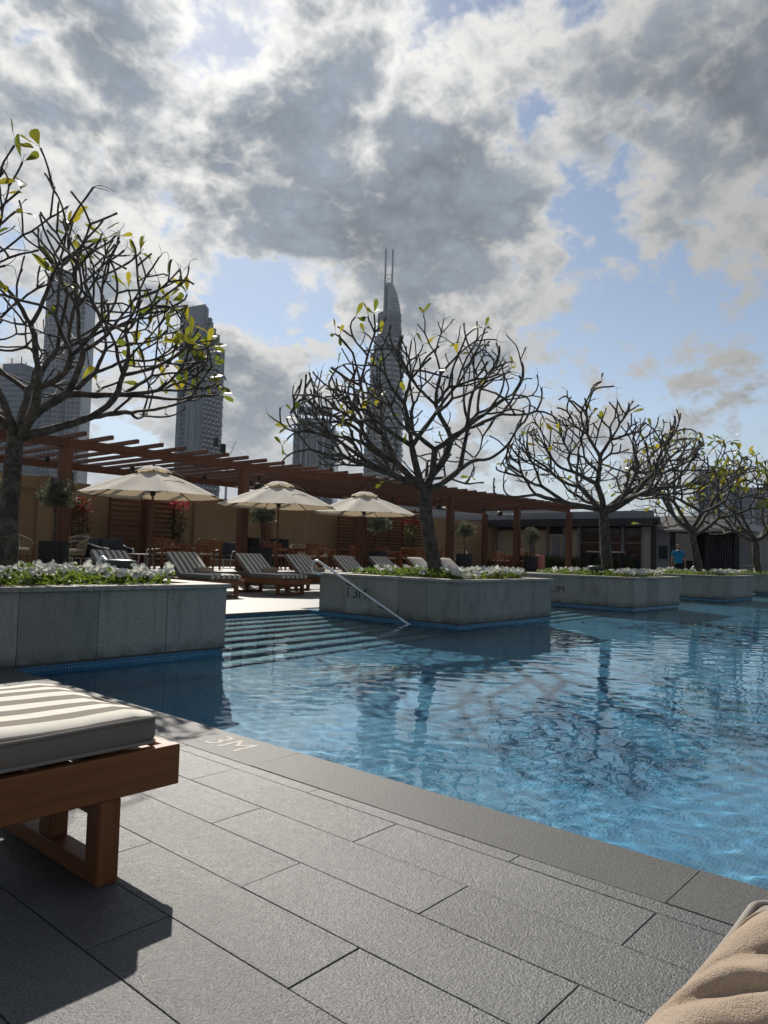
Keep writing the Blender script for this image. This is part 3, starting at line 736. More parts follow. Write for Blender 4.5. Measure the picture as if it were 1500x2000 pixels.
# ================================================================== UMBRELLAS
def m_canvas(t):
    o = t.coord('Object')
    h = t.math('ADD', t.math('MULTIPLY', t.noise(o, 240, 2, 0.5), 0.3), t.noise(t.scalev(o, (1, 1, 2.5)), 5, 4, 0.55))
    c = t.mix(t.ramp(t.noise(o, 2.5, 5, 0.6), 0.4, 0.75, 0, 0.3), (0.74, 0.69, 0.60), (0.60, 0.545, 0.455))
    return translucent(t, c, (0.60, 0.47, 0.30), 0.24, 0.85, t.bump(h, 0.35, 0.02), 0.15)
material('canvas', m_canvas)
material('umbrella_wood_z', wood((0.10, 0.045, 0.022), (0.17, 0.08, 0.04), 0.5, 1.0, 2))
def make_umbrella():
    root = empty('parasol'); NS = 8; Rr = 1.62; za, ze = 2.78, 2.21
    def canopy(r0, r1, z0, z1, sag, nr=8, na=8, scal=0.0, off=0.0):
        vs = []; fs = []; n = NS*na
        for i in range(nr+1):
            t = i/nr
            for k in range(n):
                seg = k/na; a = 2*PI*(seg)/NS + off; u = (k % na)/na
                ch = math.cos(PI/NS)/math.cos((u-0.5)*2*PI/NS)
                rr = (r0+(r1-r0)*t)*ch/1.0
                bow = 4*u*(1-u)
                z = z0+(z1-z0)*t - sag*bow*math.sin(PI*min(1, t*0.9+0.05))*t + 0.05*math.sin(PI*t)*(1-bow*0.3)
                if scal: z += scal*bow*t**3
                z += 0.006*mnoise.noise(Vector((rr*math.cos(a)*4, rr*math.sin(a)*4, 3)))
                vs.append((rr*math.cos(a), rr*math.sin(a), z))
        for i in range(nr):
            for k in range(n):
                k2 = (k+1) % n; fs.append((i*n+k, (i+1)*n+k, (i+1)*n+k2, i*n+k2))
        return np_mesh('canopy', vs, fs)
    cp = mobj('canopy', canopy(0.10, Rr, za, ze, 0.06), 'canvas', root)
    v = mobj('vent_cap', canopy(0.02, 0.42, za+0.115, za-0.045, 0.0, 4, 8, 0.055), 'canvas', root)
    MB().lathe([(0.0, za+0.22), (0.018, za+0.20), (0.028, za+0.16), (0.034, za+0.12), (0.03, za+0.08), (0, za+0.08)], 10).build('finial', 'umbrella_wood_z', root)
    MB().tube([(0, 0, 0.06), (0, 0, za+0.09)], 0.026, 12).build('pole', 'umbrella_wood_z', root)
    MB().lathe([(0, 2.20), (0.05, 2.20), (0.062, 2.23), (0.062, 2.28), (0.04, 2.31), (0.027, 2.31)], 12).build('hub', 'dark_metal', root)
    for k in range(NS):
        a = 2*PI*k/NS; c, s = math.cos(a), math.sin(a)
        MB().bar((0.08*c, 0.08*s, za-0.03), (1.58*c, 1.58*s, ze-0.002), 0.016, 0.022).build('rib', 'umbrella_wood_z', root)
        MB().bar((0.05*c, 0.05*s, 2.27), (0.80*c, 0.80*s, 2.545-0.02), 0.014, 0.018).build('strut', 'umbrella_wood_z', root)
        MB().tube([(1.57*c, 1.57*s, ze+0.002), (1.635*c, 1.635*s, ze-0.018)], 0.012, 6).build('rib_tip', 'dark_metal', root)
    MB().rbox(-0.30, 0.30, -0.30, 0.30, 0, 0.06, 0.01).build('base', 'grey_panel', root)
    MB().tube([(0, 0, 0.06), (0, 0, 0.34)], 0.034, 12).build('socket', 'dark_metal', root)
    # tie strap lying over the front panel
    MB().tube([(-0.50, -0.62, 2.66), (-0.30, -0.55, 2.735), (-0.12, -0.50, 2.765), (0.02, -0.62, 2.72), (0.0, -0.82, 2.60)], 0.010, 5).build('strap', 'taupe', root)
    return root
um = make_umbrella()
UL = ['largest cream parasol at the left, nearest the camera, a strap lying over its canopy', 'middle cream parasol of the three, overlapping the smaller one', 'rightmost and smallest cream parasol, beside the second tree']
for i, (x, y) in enumerate(((9.19, 15.1), (13.0, 15.1), (16.42, 15.1))):
    o = um if i == 0 else copy_tree(um)
    o.location = (x, y, 0); o.rotation_euler = (0, 0, R((24, 19, 27)[i]))
    tag(o, UL[i], 'parasol', 'cream parasols over the far loungers')
    if i == 2:
        for ch in list(o.children):
            if ch.name.startswith('strap'): bpy.data.objects.remove(ch)

# ================================================================== FLOWER BEDS
def m_petal(t):
    o = t.coord('Object'); r_ = t.vmath('LENGTH', t.vmath('MULTIPLY', o, (1, 1, 0)))
    c = t.mix(t.ramp(r_, 0.0, 0.02), (0.55, 0.60, 0.25), (0.80, 0.79, 0.74))
    return translucent(t, c, (0.72, 0.72, 0.62), 0.40, 0.6, spec=0.2)
material('petal', m_petal)
def m_foliage(t, c1=(0.045, 0.085, 0.018), c2=(0.085, 0.13, 0.03), tc=(0.20, 0.30, 0.04), f=0.4):
    n = t.noise(t.pos(), 14, 3, 0.6)
    return translucent(t, t.mix(t.ramp(n, 0.3, 0.7), c1, c2), tc, f, 0.5)
material('bed_leaf', m_foliage)
def petunia_mesh(seed):
    rng = random.Random(seed); vs = [(0, 0, -0.028)]; fs = []; n = 20
    rings = [(0.008, -0.018), (0.018, -0.002), (0.034, 0.006), (0.050, 0.002)]
    ph = rng.uniform(0, 6)
    for ri, (r_, z) in enumerate(rings):
        for k in range(n):
            a = 2*PI*k/n; lobe = 0.80+0.20*abs(math.cos(2.5*a)) if ri > 1 else 1
            w = 0.008*math.sin(5*a+ph)*(ri/3)**2 + 0.004*math.sin(11*a+ph*2)*(ri/3)**2
            vs.append((r_*lobe*math.cos(a), r_*lobe*math.sin(a), z+w))
    for k in range(n): fs.append((0, 1+k, 1+(k+1) % n))
    for ri in range(3):
        for k in range(n):
            a = 1+ri*n+k; c = 1+ri*n+(k+1) % n; fs.append((a, a+n, c+n, c))
    me = bpy.data.meshes.new('flower'); me.from_pydata(vs, [], fs)
    for p in me.polygons: p.use_smooth = True
    me.materials.append(MATS['petal']); return me
PET = [petunia_mesh(i) for i in range(4)]
def leaf_cloud(rng, pts, size, jitter_dirs=None):
    # small folded leaves, 2 tris per half; returns V, F arrays
    n = len(pts)
    d = rng.normal(size=(n, 3)); d[:, 2] = np.abs(d[:, 2])*0.7+0.1
    d /= np.linalg.norm(d, axis=1, keepdims=True)
    s = np.cross(d, rng.normal(size=(n, 3))); s /= np.linalg.norm(s, axis=1, keepdims=True)
    nrm = np.cross(s, d); L = size*rng.uniform(0.6, 1.3, (n, 1)); Wd = L*0.32
    P0 = pts; P1 = pts + d*L*0.45 + s*Wd + nrm*L*0.10; P2 = pts + d*L; P3 = pts + d*L*0.45 - s*Wd + nrm*L*0.10; PM_ = pts + d*L*0.5
    V = np.stack([P0, P1, P2, P3, PM_], 1).reshape(-1, 3)
    b = np.arange(n)[:, None]*5
    F = np.concatenate([b+np.array([[0, 1, 4]]), b+np.array([[1, 2, 4]]), b+np.array([[0, 4, 3]]), b+np.array([[3, 4, 2]])])
    return V, F
FB_LABEL = ['white petunias in green foliage at the left, growing in the nearest planter', 'white petunias around the tree in the second planter', 'white petunias in the third planter, left of the man in blue', 'white petunias in the fourth planter, in front of the man in blue', 'white petunias in the farthest planter at the right edge']
for i, (x0, x1) in enumerate(PLANTERS):
    bx0, bx1, by0, by1 = x0+0.28, x1-0.52, FACE_Y+0.16, BACK_Y-0.45
    root = empty('petunia_bed', (0, 0, 0)); root.location = ((bx0+bx1)/2, (by0+by1)/2, 0.632)
    tag(root, FB_LABEL[i], 'flowers', 'white petunia beds in the planters')
    rng = np.random.default_rng(40+i); cx, cy = (bx0+bx1)/2, (by0+by1)/2
    nl = [5200, 3600, 2400, 1600, 1000][i]
    px = rng.uniform(bx0, bx1, nl)-cx; py = by0-cy + (by1-by0)*rng.power(1.0, nl)*1.0
    hh = np.array([0.10+0.07*mnoise.noise(Vector((a*4, b_*4, i))) for a, b_ in zip(px, py)])
    pz = rng.uniform(-0.01, 1, nl)*np.clip(hh, 0.02, 0.2)
    V, F = leaf_cloud(rng, np.stack([px, py, pz], 1), 0.062)
    fo = mobj('foliage', np_mesh('foliage', V, F, False), 'bed_leaf', root); fo['kind'] = 'stuff'
    nf = [92, 100, 95, 80, 45][i]
    for k in range(nf):
        if k < nf*0.62: fy = by0-cy+abs(rng.normal(0, 0.22))
        else: fy = rng.uniform(by0, by1)-cy
        fx = rng.uniform(bx0, bx1)-cx
        fz = 0.105+0.07*mnoise.noise(Vector((fx*4, fy*4, i)))+rng.uniform(0.0, 0.055)
        f = mobj('flower', PET[k % 4], None, root, (fx, fy, max(0.03, fz)))
        tilt = abs(rng.normal(0.75, 0.35)); az = rng.normal(-2.3, 0.8)
        f.rotation_euler = Vector((math.cos(az)*math.sin(tilt), math.sin(az)*math.sin(tilt), math.cos(tilt))).to_track_quat('Z', 'Y').to_euler()
        f.scale = (rng.uniform(1.0, 1.55),)*3

# ================================================================== FRANGIPANI TREES
def m_bark(t):
    p = t.pos()
    c = t.mix(t.ramp(t.noise(p, 9, 6, 0.65), 0.35, 0.7), (0.055, 0.044, 0.036), (0.15, 0.125, 0.10))
    c = t.mix(t.ramp(t.noise(t.vmath('ADD', p, (5, 5, 5)), 22, 4, 0.7), 0.54, 0.66, 0, 0.7), c, (0.23, 0.205, 0.17))
    h = t.math('ADD', t.noise(t.scalev(p, (1, 1, 2.2)), 20, 5, 0.65), t.math('MULTIPLY', t.voro(p, 42), 0.4))
    return pbsdf(t, c, 0.8, normal=t.bump(h, 0.55, 0.012), spec=0.25)
material('bark', m_bark)
def m_pleaf(t):
    o = t.coord('Object'); x, y, z = t.sep(o)
    r_ = t.rnd()
    base = t.mix(t.ramp(r_, 0.25, 0.95), (0.085, 0.12, 0.018), (0.22, 0.19, 0.025))
    tcol = t.mix(t.ramp(r_, 0.2, 0.95), (0.17, 0.21, 0.022), (0.42, 0.35, 0.03))
    vein = t.ramp(t.math('ABSOLUTE', y), 0.0, 0.006, 0.6, 0)
    sv = t.ramp(t.math('ABSOLUTE', t.math('SINE', t.math('MULTIPLY', t.math('SUBTRACT', x, t.math('MULTIPLY', t.math('ABSOLUTE', y), 0.6)), 230.0))), 0.0, 0.25, 0.25, 0)
    tcol = t.mix(t.math('MAXIMUM', vein, sv), tcol, (0.10, 0.13, 0.02))
    sp = t.ramp(t.noise(o, 30, 4, 0.7), 0.62, 0.75, 0, 0.5)
    base = t.mix(sp, base, (0.12, 0.07, 0.03))
    return translucent(t, base, tcol, 0.55, 0.38, spec=0.4)
material('pleaf', m_pleaf)
def plumeria_leaf(seed):
    rng = random.Random(seed); vs = []; fs = []; n = 7; L = 0.205*rng.uniform(.9, 1.1); droop = rng.uniform(0.1, 0.6); fold = rng.uniform(0.12, 0.35)
    for i in range(n+1):
        t = i/n; w = 0.041*(math.sin(PI*min(1, t**1.9*0.90+0.03))**0.62) if t > 0 else 0.002
        if i == n: w = 0.013
        x = L*t; z = -droop*L*0.4*t*t
        for s_ in (-1, 0, 1): vs.append((x, s_*w*math.cos(fold), z + abs(s_)*w*math.sin(fold) + 0.003*math.sin(9*t+s_)))
    for i in range(n):
        a = i*3
        fs += [(a, a+3, a+4, a+1), (a+1, a+4, a+5, a+2)]
    m = MB(); m.add(vs, fs, True); m.tube([(-0.035, 0, 0.006), (0, 0, 0)], 0.0022, 4)
    me = m.mesh('leaf'); me.materials.append(MATS['pleaf']); return me
PLEAF = [plumeria_leaf(i) for i in range(6)]
def plumeria(name, base, fork, seed, label, rad=2.45, top=5.35, nl=120, limbs=5, levels=6, tipclusters=(1, 4), thick=1.0, stalks=0.5, r0=0.14, lscale=1.0, bias=(0, 0), leafside=-9, lfac=1.05, elv=0.0):
    rng = random.Random(seed)
    root = empty(name, base); tag(root, label, 'tree', 'frangipani trees in the planters')
    mb = MB(); tips = []; B = Vector(base); Fk = Vector(fork)-B
    ctr = Fk + Vector((0, 0, 0.25)); H = top - fork[2] - 0.25
    def rv(s=1.0): return Vector((rng.gauss(0, s), rng.gauss(0, s), rng.gauss(0, s)))
    # trunk
    pts = []; rr = []
    side = Vector((rng.uniform(-.04, .04), rng.uniform(-.04, .04), 0))
    for i in range(9):
        t = i/8; p = Fk*t + side*math.sin(PI*t)*1.4 + Vector((mnoise.noise(Vector((t*3, seed, 0))), mnoise.noise(Vector((t*3, seed, 5))), 0))*0.02
        pts.append(p); rr.append(r0*(1.16-0.30*t + 0.25*max(0, 0.12-t)/0.12 + 0.05*mnoise.noise(Vector((t*5, seed, 9)))))
    mb.tube(pts, rr, 14)
    def inside(p):
        q = p-ctr; return (q.x*q.x+q.y*q.y)/(rad*rad) + (q.z*q.z)/((H if q.z > 0 else 0.9)**2)
    def branch(p, d, r_, L, lev):
        n = 4 if lev > 2 else 6
        cur = [p]; rads = [r_]; dd = d.copy()
        up = 0.03+0.09*rng.random()
        for i in range(n):
            dd = (dd + Vector((0, 0, 1))*up*(0.5 if lev < 2 else 0.8)*(1-0.5*dd.z) + rv(0.10)).normalized()
            if inside(cur[-1]+dd*L/n) > 1.0:
                q = cur[-1]-ctr; nrm = Vector((q.x/rad**2, q.y/rad**2, q.z/H**2)).normalized()
                dd = (dd - nrm*max(0, dd.dot(nrm))*0.55 + rv(0.06)).normalized()
            if cur[-1].z < Fk.z+0.15 and dd.z < 0.12: dd.z = 0.18; dd.normalize()
            cur.append(cur[-1]+dd*L/n); rads.append(r_*(1-0.20*(i+1)/n))
        rads = [q*(1+0.09*rng.uniform(-1, 1)) for q in rads]
        if lev >= 3: rads[-1] *= 1.22
        mb.tube(cur, rads, 10 if lev < 2 else (7 if lev < 4 else 5))
        e = cur[-1]
        if lev >= levels or (lev >= 4 and inside(e) > 0.97) or (lev >= 3 and rng.random() < 0.05):
            tips.append((e, dd, rads[-1])); return
        k = 3 if rng.random() < (0.36 if lev < 3 else 0.18) else 2
        ax = dd.orthogonal().normalized(); ax.rotate(Matrix.Rotation(rng.uniform(0, 2*PI), 3, dd))
        for j in range(k):
            a2 = ax.copy(); a2.rotate(Matrix.Rotation(2*PI*j/k + rng.uniform(-.35, .35), 3, dd))
            ang = R(rng.uniform(30, 54)); nd = (dd*math.cos(ang) + a2*math.sin(ang))
            out = (e-Fk); out.z *= 0.4
            if out.length > 0.01: nd = nd + out.normalized()*0.30
            nd.normalize()
            if nd.z < -0.10: nd.z = -0.10; nd.normalize()
            branch(e - dd*r_*0.2, nd, max(0.0115, rads[-1]*rng.uniform(0.76, 0.92)), L*rng.uniform(0.68, 0.95), lev+1)
        if lev >= 1 and rng.random() < 0.35:        # side spur from mid-branch
            m = cur[len(cur)//2]; a2 = dd.orthogonal().normalized(); a2.rotate(Matrix.Rotation(rng.uniform(0, 2*PI), 3, dd))
            branch(m, (dd*0.4+a2*0.9+Vector((0, 0, .15))).normalized(), r_*0.5, L*0.5, max(lev+2, levels-1))
    a0 = rng.uniform(0, 2*PI)
    for j in range(limbs):
        a = a0 + 2*PI*j/limbs + rng.uniform(-.25, .25); el = R(rng.uniform(8, 26) if j % 2 == 0 else rng.uniform(30, 58)) + R(elv)
        d = Vector((math.cos(a)*math.cos(el), math.sin(a)*math.cos(el), math.sin(el)))
        branch(Fk - Vector((0, 0, rng.uniform(0.0, 0.16))), d, r0*thick*rng.uniform(0.50, 0.66), rng.uniform(0.80, 1.05)*lfac, 0)
    def warp(p):
        t = max(0.0, min(1.0, (p[2]-Fk.z+0.1)/1.6)); t = t*t*(3-2*t)
        return (p[0]+bias[0]*t, p[1]+bias[1]*t, p[2])
    mb.v = [warp(p) for p in mb.v]; tips = [(Vector(warp(e)), d, r_) for e, d, r_ in tips]
    tr = mb.build('trunk', 'bark', root)
    sb = MB(); ns = 0
    for (e, d, r_) in tips:
        if rng.random() < stalks:
            for q in range(rng.choice((1, 1, 2))):
                dd = (d + rv(0.5)).normalized(); pts = [e]; L = rng.uniform(0.08, 0.28)
                curl = rv(0.35)
                for i in range(6):
                    dd = (dd + curl*0.6 + rv(0.18)).normalized(); pts.append(pts[-1]+dd*L/6)
                sb.tube(pts, [0.0042, 0.004, 0.0036, 0.0032, 0.003, 0.0026, 0.002], 3, cap=False)
    so = sb.build('dry_stalks', 'bark', root); so['kind'] = 'stuff'
    tips = [q for q in tips if (q[0]-Fk).dot(Vector((0.655, -0.755, 0))) > leafside]
    rng.shuffle(tips); made = 0; ti = 0
    while made < nl and ti < len(tips)*5:
        e, d, r_ = tips[ti % len(tips)]; ti += 1
        nc = rng.randint(*tipclusters); a0 = rng.uniform(0, 2*PI)
        o1 = d.orthogonal().normalized()
        for c in range(nc):
            if made >= nl: break
            o2 = o1.copy(); o2.rotate(Matrix.Rotation(a0 + c*2.4 + rng.uniform(-.4, .4), 3, d))
            ld = (d*rng.uniform(0.25, 1.2) + o2*rng.uniform(0.6, 1.0) + Vector((0, 0, rng.uniform(-.25, .35)))).normalized()
            q = ld.to_track_quat('X', 'Z'); q.rotate(Matrix.Rotation(rng.uniform(-1.2, 1.2), 3, ld).to_quaternion())
            gp = (B+e) - SUN_DIR*(((B+e).z-0.48)/SUN_DIR.z)
            if 0.2 < gp.x < 2.2 and 1.8 < gp.y < 3.4: continue
            lf = mobj('leaf', PLEAF[rng.randrange(6)], None, root, e + ld*(0.03+r_))
            lf.rotation_mode = 'QUATERNION'; lf.rotation_quaternion = q
            s_ = rng.uniform(0.65, 1.15)*lscale; lf.scale = (s_, s_*rng.uniform(.85, 1.15), s_); made += 1
    return root
plumeria('frangipani_tree', (3.06, 7.66, 0.62), (3.10, 7.70, 2.16), 11, 'frangipani tree at the left edge, closest, with yellow-green leaves', 2.1, 5.55, 240, 7, 5, (1, 3), 1.0, 0.6, 0.092, 0.98, (0.20, 0.60), -0.3, 0.86, 8)
plumeria('frangipani_tree', (10.30, 7.66, 0.62), (10.06, 7.83, 2.22), 8, 'nearly leafless frangipani tree in the second planter, in front of the spired tower', 2.35, 5.35, 100, 7, 5, (1, 3), 1.0, 0.65, 0.115, 1.0, (-0.10, 0.10), -9, 0.98, 4)
plumeria('frangipani_tree', (16.85, 7.45, 0.62), (16.62, 7.50, 2.25), 33, 'nearly leafless frangipani tree in the third planter, right of center', 2.4, 5.2, 75, 7, 5, (1, 3), 1.0, 0.55, 0.12)
plumeria('frangipani_tree', (23.25, 7.35, 0.62), (22.95, 7.50, 1.95), 5, 'leafier frangipani tree in the fourth planter, right of the man in blue', 2.35, 4.75, 300, 6, 5, (2, 6), 1.0, 0.3, 0.115, 1.3)
plumeria('frangipani_tree', (30.0, 7.40, 0.62), (29.9, 7.45, 1.95), 14, 'leafy frangipani tree cut off by the right edge', 2.6, 5.1, 300, 6, 5, (2, 6), 1.0, 0.3, 0.12, 1.3)

# ================================================================== PERGOLA
TZ = 0.38
POST_X = [3.0, 8.47, 14.07, 19.45, 24.94, 30.36, 35.70]
FY, RY = 18.0, 23.3
per = empty('pergola', (POST_X[0], FY, TZ)); tag(per, 'long red-brown timber pergola with open rafters over the raised terrace', 'pergola')
def P_(m, name, mat, par=per):
    me = m.mesh(name); me.transform(Matrix.Translation((-POST_X[0], -FY, -TZ))); return mobj(name, me, mat, par)
for Yp in (FY, RY):
    for i, x in enumerate(POST_X):
        po = P_(MB().rbox(x-0.13, x+0.13, Yp-0.13, Yp+0.13, TZ, 3.458, 0.008), 'post', 'pergola_z')
        P_(MB().rbox(x-0.15, x+0.15, Yp-0.15, Yp+0.15, TZ, TZ+0.03, 0.004), 'post_base', 'dark_metal', po)
        if Yp == FY:
            P_(MB().rbox(x+0.131, x+0.21, Yp-0.06, Yp+0.06, 2.50, 2.84, 0.01), 'wall_lamp', 'dark_metal', po)
    for i in range(len(POST_X)-1):
        P_(MB().rbox(POST_X[i]+0.002, POST_X[i+1]-0.002, Yp-0.06, Yp+0.06, 3.460, 3.690, 0.006), 'beam', 'pergola_x')
    P_(MB().rbox(-3.0, POST_X[0]-0.002, Yp-0.06, Yp+0.06, 3.460, 3.690, 0.006), 'beam', 'pergola_x')
RM = MB().rbox(-0.045, 0.045, -0.82, 6.1, 3.692-TZ, 3.797-TZ, 0.005).mesh('rafter'); RM.materials.append(MATS['pergola_y'])
x = 9.25 - 0.713*17; k = 0
while x < 36.4:
    o = mobj('rafter', RM, None, per, (x-POST_X[0], random.uniform(-.012, .012), random.uniform(-.003, .003))); x += 0.713; k += 1
SPM = MB().rbox(-0.06, 0.06, -0.06, 0.06, -0.17, -0.002, 0.006).mesh('spotlight'); SPM.materials.append(MATS['dark_metal'])
for i in range(len(POST_X)-1):
    for fx, yy in ((0.25, 18.75), (0.75, 18.75), (0.25, 22.4), (0.75, 22.4)):
        xx = POST_X[i]+(POST_X[i+1]-POST_X[i])*fx; kx = round((xx-9.25)/0.713)*0.713+9.25
        mobj('spotlight', SPM, None, per, (kx-POST_X[0], yy-FY, 3.692-TZ))
fl = P_(MB().rbox(12.70, 12.83, 17.30, 17.42, 3.802, 4.06, 0.01), 'floodlight', 'black')
P_(MB().rbox(12.48, 12.54, 17.28, 17.44, 3.95, 4.22, 0.01).bar((12.54, 17.36, 4.0), (12.70, 17.36, 3.95), 0.02, 0.02), 'lamp_head', 'black', fl)
# ceiling fans
def fan(x, label, a0):
    root = empty('ceiling_fan', (x, 20.6, 3.69)); tag(root, label, 'ceiling fan', 'ceiling fans under the pergola')
    MB().tube([(0, 0, 0.0), (0, 0, -0.34)], 0.022, 8).build('rod', 'dark_metal', root)
    MB().lathe([(0.0, -0.02), (0.07, -0.02), (0.08, -0.08), (0.03, -0.12)], 14).build('mount', 'dark_metal', root)
    MB().lathe([(0.03, -0.26), (0.10, -0.28), (0.15, -0.36), (0.15, -0.44), (0.10, -0.50), (0.0, -0.52)], 16).build('motor', 'dark_metal', root)
    for j in range(3):
        a = a0 + 2*PI*j/3; c, s = math.cos(a), math.sin(a)
        MB().add([(0.14*c-0.05*s, 0.14*s+0.05*c, -0.40), (0.14*c+0.05*s, 0.14*s-0.05*c, -0.43), (0.85*c+0.075*s, 0.85*s-0.075*c, -0.455), (0.85*c-0.075*s, 0.85*s+0.075*c, -0.405),
                  (0.14*c-0.05*s, 0.14*s+0.05*c, -0.412), (0.14*c+0.05*s, 0.14*s-0.05*c, -0.442), (0.85*c+0.075*s, 0.85*s-0.075*c, -0.467), (0.85*c-0.075*s, 0.85*s+0.075*c, -0.417)],
                 [(0, 1, 2, 3), (7, 6, 5, 4), (0, 4, 5, 1), (1, 5, 6, 2), (2, 6, 7, 3), (3, 7, 4, 0)]).build('blade', 'white_metal', root)
for x, l, a in ((16.76, 'ceiling fan under the pergola just above the left side of the middle parasol', 0.4), (22.2, 'ceiling fan under the pergola between the middle and right parasols', 0.7),
                (27.65, 'ceiling fan under the pergola right of the second tree trunk', 0.2), (33.0, 'ceiling fan under the pergola nearest the right building', 0.9)): fan(x, l, a)

# ================================================================== REAR WALL
wl = empty('garden_wall', (10, 24.6, TZ)); tag(wl, 'ochre rendered wall with pilasters behind the pergola', 'wall')
def W_(m, name, mat, par=wl):
    me = m.mesh(name); me.transform(Matrix.Translation((-10, -24.6, -TZ))); return mobj(name, me, mat, par)
W_(MB().box(-9, 11.6, 24.6, 24.9, TZ, 2.86), 'wall_panel', 'stucco')
W_(MB().box(11.6, 24.0, 24.6, 24.9, TZ, 3.02), 'wall_panel', 'stucco')
W_(MB().box(24.0, 38.9, 24.6, 24.9, TZ, 3.12), 'wall_panel', 'stucco')
W_(MB().box(11.601, 24.0, 24.56, 24.94, 3.021, 3.08), 'coping', 'stucco')
for x, h in ((4.2, 2.95), (7.9, 2.95), (9.3, 3.30), (10.9, 3.30), (12.2, 3.16), (17.0, 3.10), (21.0, 3.10)):
    pi = W_(MB().rbox(x-0.24, x+0.24, 24.44, 24.958, TZ, h, 0.006), 'pilaster', 'stucco')
    if h < 3.25: W_(MB().rbox(x-0.14, x+0.14, 24.425, 24.439, 2.15, 2.75, 0.004), 'cover_plate', 'stucco', pi)
W_(MB().box(9.541, 10.659, 24.5, 24.9, 2.861, 3.26), 'wall_panel', 'stucco')
# slatted timber screens
def screen(x0, x1, bays, z0, z1, y, label, pitch=0.135, sh=0.075):
    root = empty('slatted_screen', (x0, y, TZ)); tag(root, label, 'screen', 'slatted timber screens on the terrace wall')
    w = (x1-x0)/bays
    for b in range(bays+1):
        xx = b*w; MB().rbox(xx-0.035, xx+0.035, -0.035, 0.035, 0.0, z1-TZ, 0.003).build('upright', 'pergola_z', root)
    sm = MB().rbox(0.0365, w-0.0365, -0.018, 0.018, 0, sh, 0.003).mesh('slat'); sm.materials.append(MATS['pergola_x'])
    n = int((z1-z0)/pitch)
    for b in range(bays):
        for k in range(n): mobj('slat', sm, None, root, (b*w, 0, z0-TZ+k*pitch))
    return root
screen(13.02, 14.26, 1, 0.5, 2.95, 24.1, 'slatted timber screen left of the rear post behind the largest parasol', 0.175, 0.08)
screen(14.36, 15.60, 1, 0.5, 2.95, 24.1, 'slatted timber screen right of the rear post behind the largest parasol', 0.175, 0.08)
screen(24.45, 25.75, 1, 0.5, 3.0, 24.1, 'narrow slatted timber screen behind the rightmost parasol', 0.15, 0.085)
screen(26.1, 31.2, 5, 0.5, 3.42, 24.1, 'wide slatted timber screen of five bays behind the second tree trunk', 0.16, 0.085)

# ================================================================== CLUBHOUSE ON THE RIGHT
FX = 39.0
cb = empty('clubhouse', (FX, 22, 0)); tag(cb, 'low grey clubhouse with a dark canopy band and cream blinds, right of the pergola', 'building')
def C_(m, name, mat, par=cb):
    me = m.mesh(name); me.transform(Matrix.Translation((-FX, -22, 0))); return mobj(name, me, mat, par)
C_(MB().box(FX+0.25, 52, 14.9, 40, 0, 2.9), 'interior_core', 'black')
C_(MB().box(FX-0.3, 52.2, 14.6, 40.2, 3.30, 3.42), 'roof', 'grey_panel')
yy = 14.6; k = 0
while yy < 40:
    C_(MB().rbox(FX-0.36, FX-0.301, yy+0.004, yy+1.796, 3.28, 3.72, 0.004), 'fascia_panel', 'grey_panel'); yy += 1.8; k += 1
C_(MB().box(FX-1.0, FX+0.4, 14.4, 40, 2.86, 3.275), 'canopy', 'dark_metal')
C_(MB().box(FX-0.25, FX+0.35, 14.9, 40, 0.0, 0.52), 'plinth', 'grey_wall')
bays = [('open', 15.3, 16.4), ('open', 16.4, 17.7), ('open', 17.7, 19.0), ('blind', 19.0, 19.9), ('door', 19.9, 21.0), ('blind', 21.0, 22.0), ('blind', 22.0, 23.2), ('blind', 23.2, 24.6), ('blind', 24.6, 26.0), ('glass', 26.0, 27.0), ('blind', 27.0, 28.6), ('glass', 28.6, 30.0), ('blind', 30, 32)]
for kind, y0, y1 in bays:
    C_(MB().rbox(FX-0.14, FX+0.14, y0-0.07, y0+0.07, 0.521, 2.855, 0.005), 'mullion', 'grey_panel')
    if kind == 'blind':
        w = C_(MB().box(FX+0.08, FX+0.11, y0+0.071, y1-0.071, 0.521, 2.80), 'window', 'window_glass')
        C_(MB().rbox(FX+0.02, FX+0.055, y0+0.10, y1-0.10, 0.60, 2.68, 0.003), 'blind', 'curtain', w)
    elif kind == 'door':
        w = C_(MB().rbox(FX-0.02, FX+0.10, y0+0.075, y1-0.075, 0.521, 2.45, 0.004), 'door', 'cream')
        C_(MB().rbox(FX-0.05, FX-0.021, y0+0.30, y1-0.30, 0.60, 2.35, 0.004), 'pane', 'grey_panel', w)
        C_(MB().tube([(FX-0.09, y0+0.24, 1.2), (FX-0.09, y0+0.24, 1.6)], 0.012, 6), 'handle', 'steel', w)
    else:
        w = C_(MB().box(FX+0.08, FX+0.10, y0+0.071, y1-0.071, 0.521, 2.80), 'window', 'window_glass')
        C_(MB().box(FX+0.02, FX+0.075, y0+0.071, y1-0.071, 1.95, 2.0), 'transom', 'grey_panel', w)
        if kind == 'open':
            for q in range(9): C_(MB().box(FX+0.03, FX+0.06, y0+0.08, y1-0.08, 1.35+q*0.115, 1.40+q*0.115), 'slat', 'pergola_y', w)
C_(MB().rbox(FX-0.30, FX+0.30, 14.72, 15.23, 0.0, 2.85, 0.006), 'stone_column', 'grey_wall')
for q in range(14): C_(MB().rbox(FX-0.32, FX-0.301, 14.80+0.03*(q % 2), 15.12+0.03*(q % 2), 0.15+q*0.17, 0.15+q*0.17+0.15, 0.006), 'stone', 'cream')
C_(MB().tube([(FX-0.42, 14.66, 0), (FX-0.42, 14.66, 2.8)], 0.06, 10), 'downpipe', 'black')
C_(MB().box(FX-0.05, FX+0.3, 13.85, 14.60, 0.0, 2.855), 'side_wall', 'grey_panel')
C_(MB().rbox(FX-0.16, FX-0.051, 13.98, 14.42, 1.15, 1.85, 0.01), 'speaker', 'black')
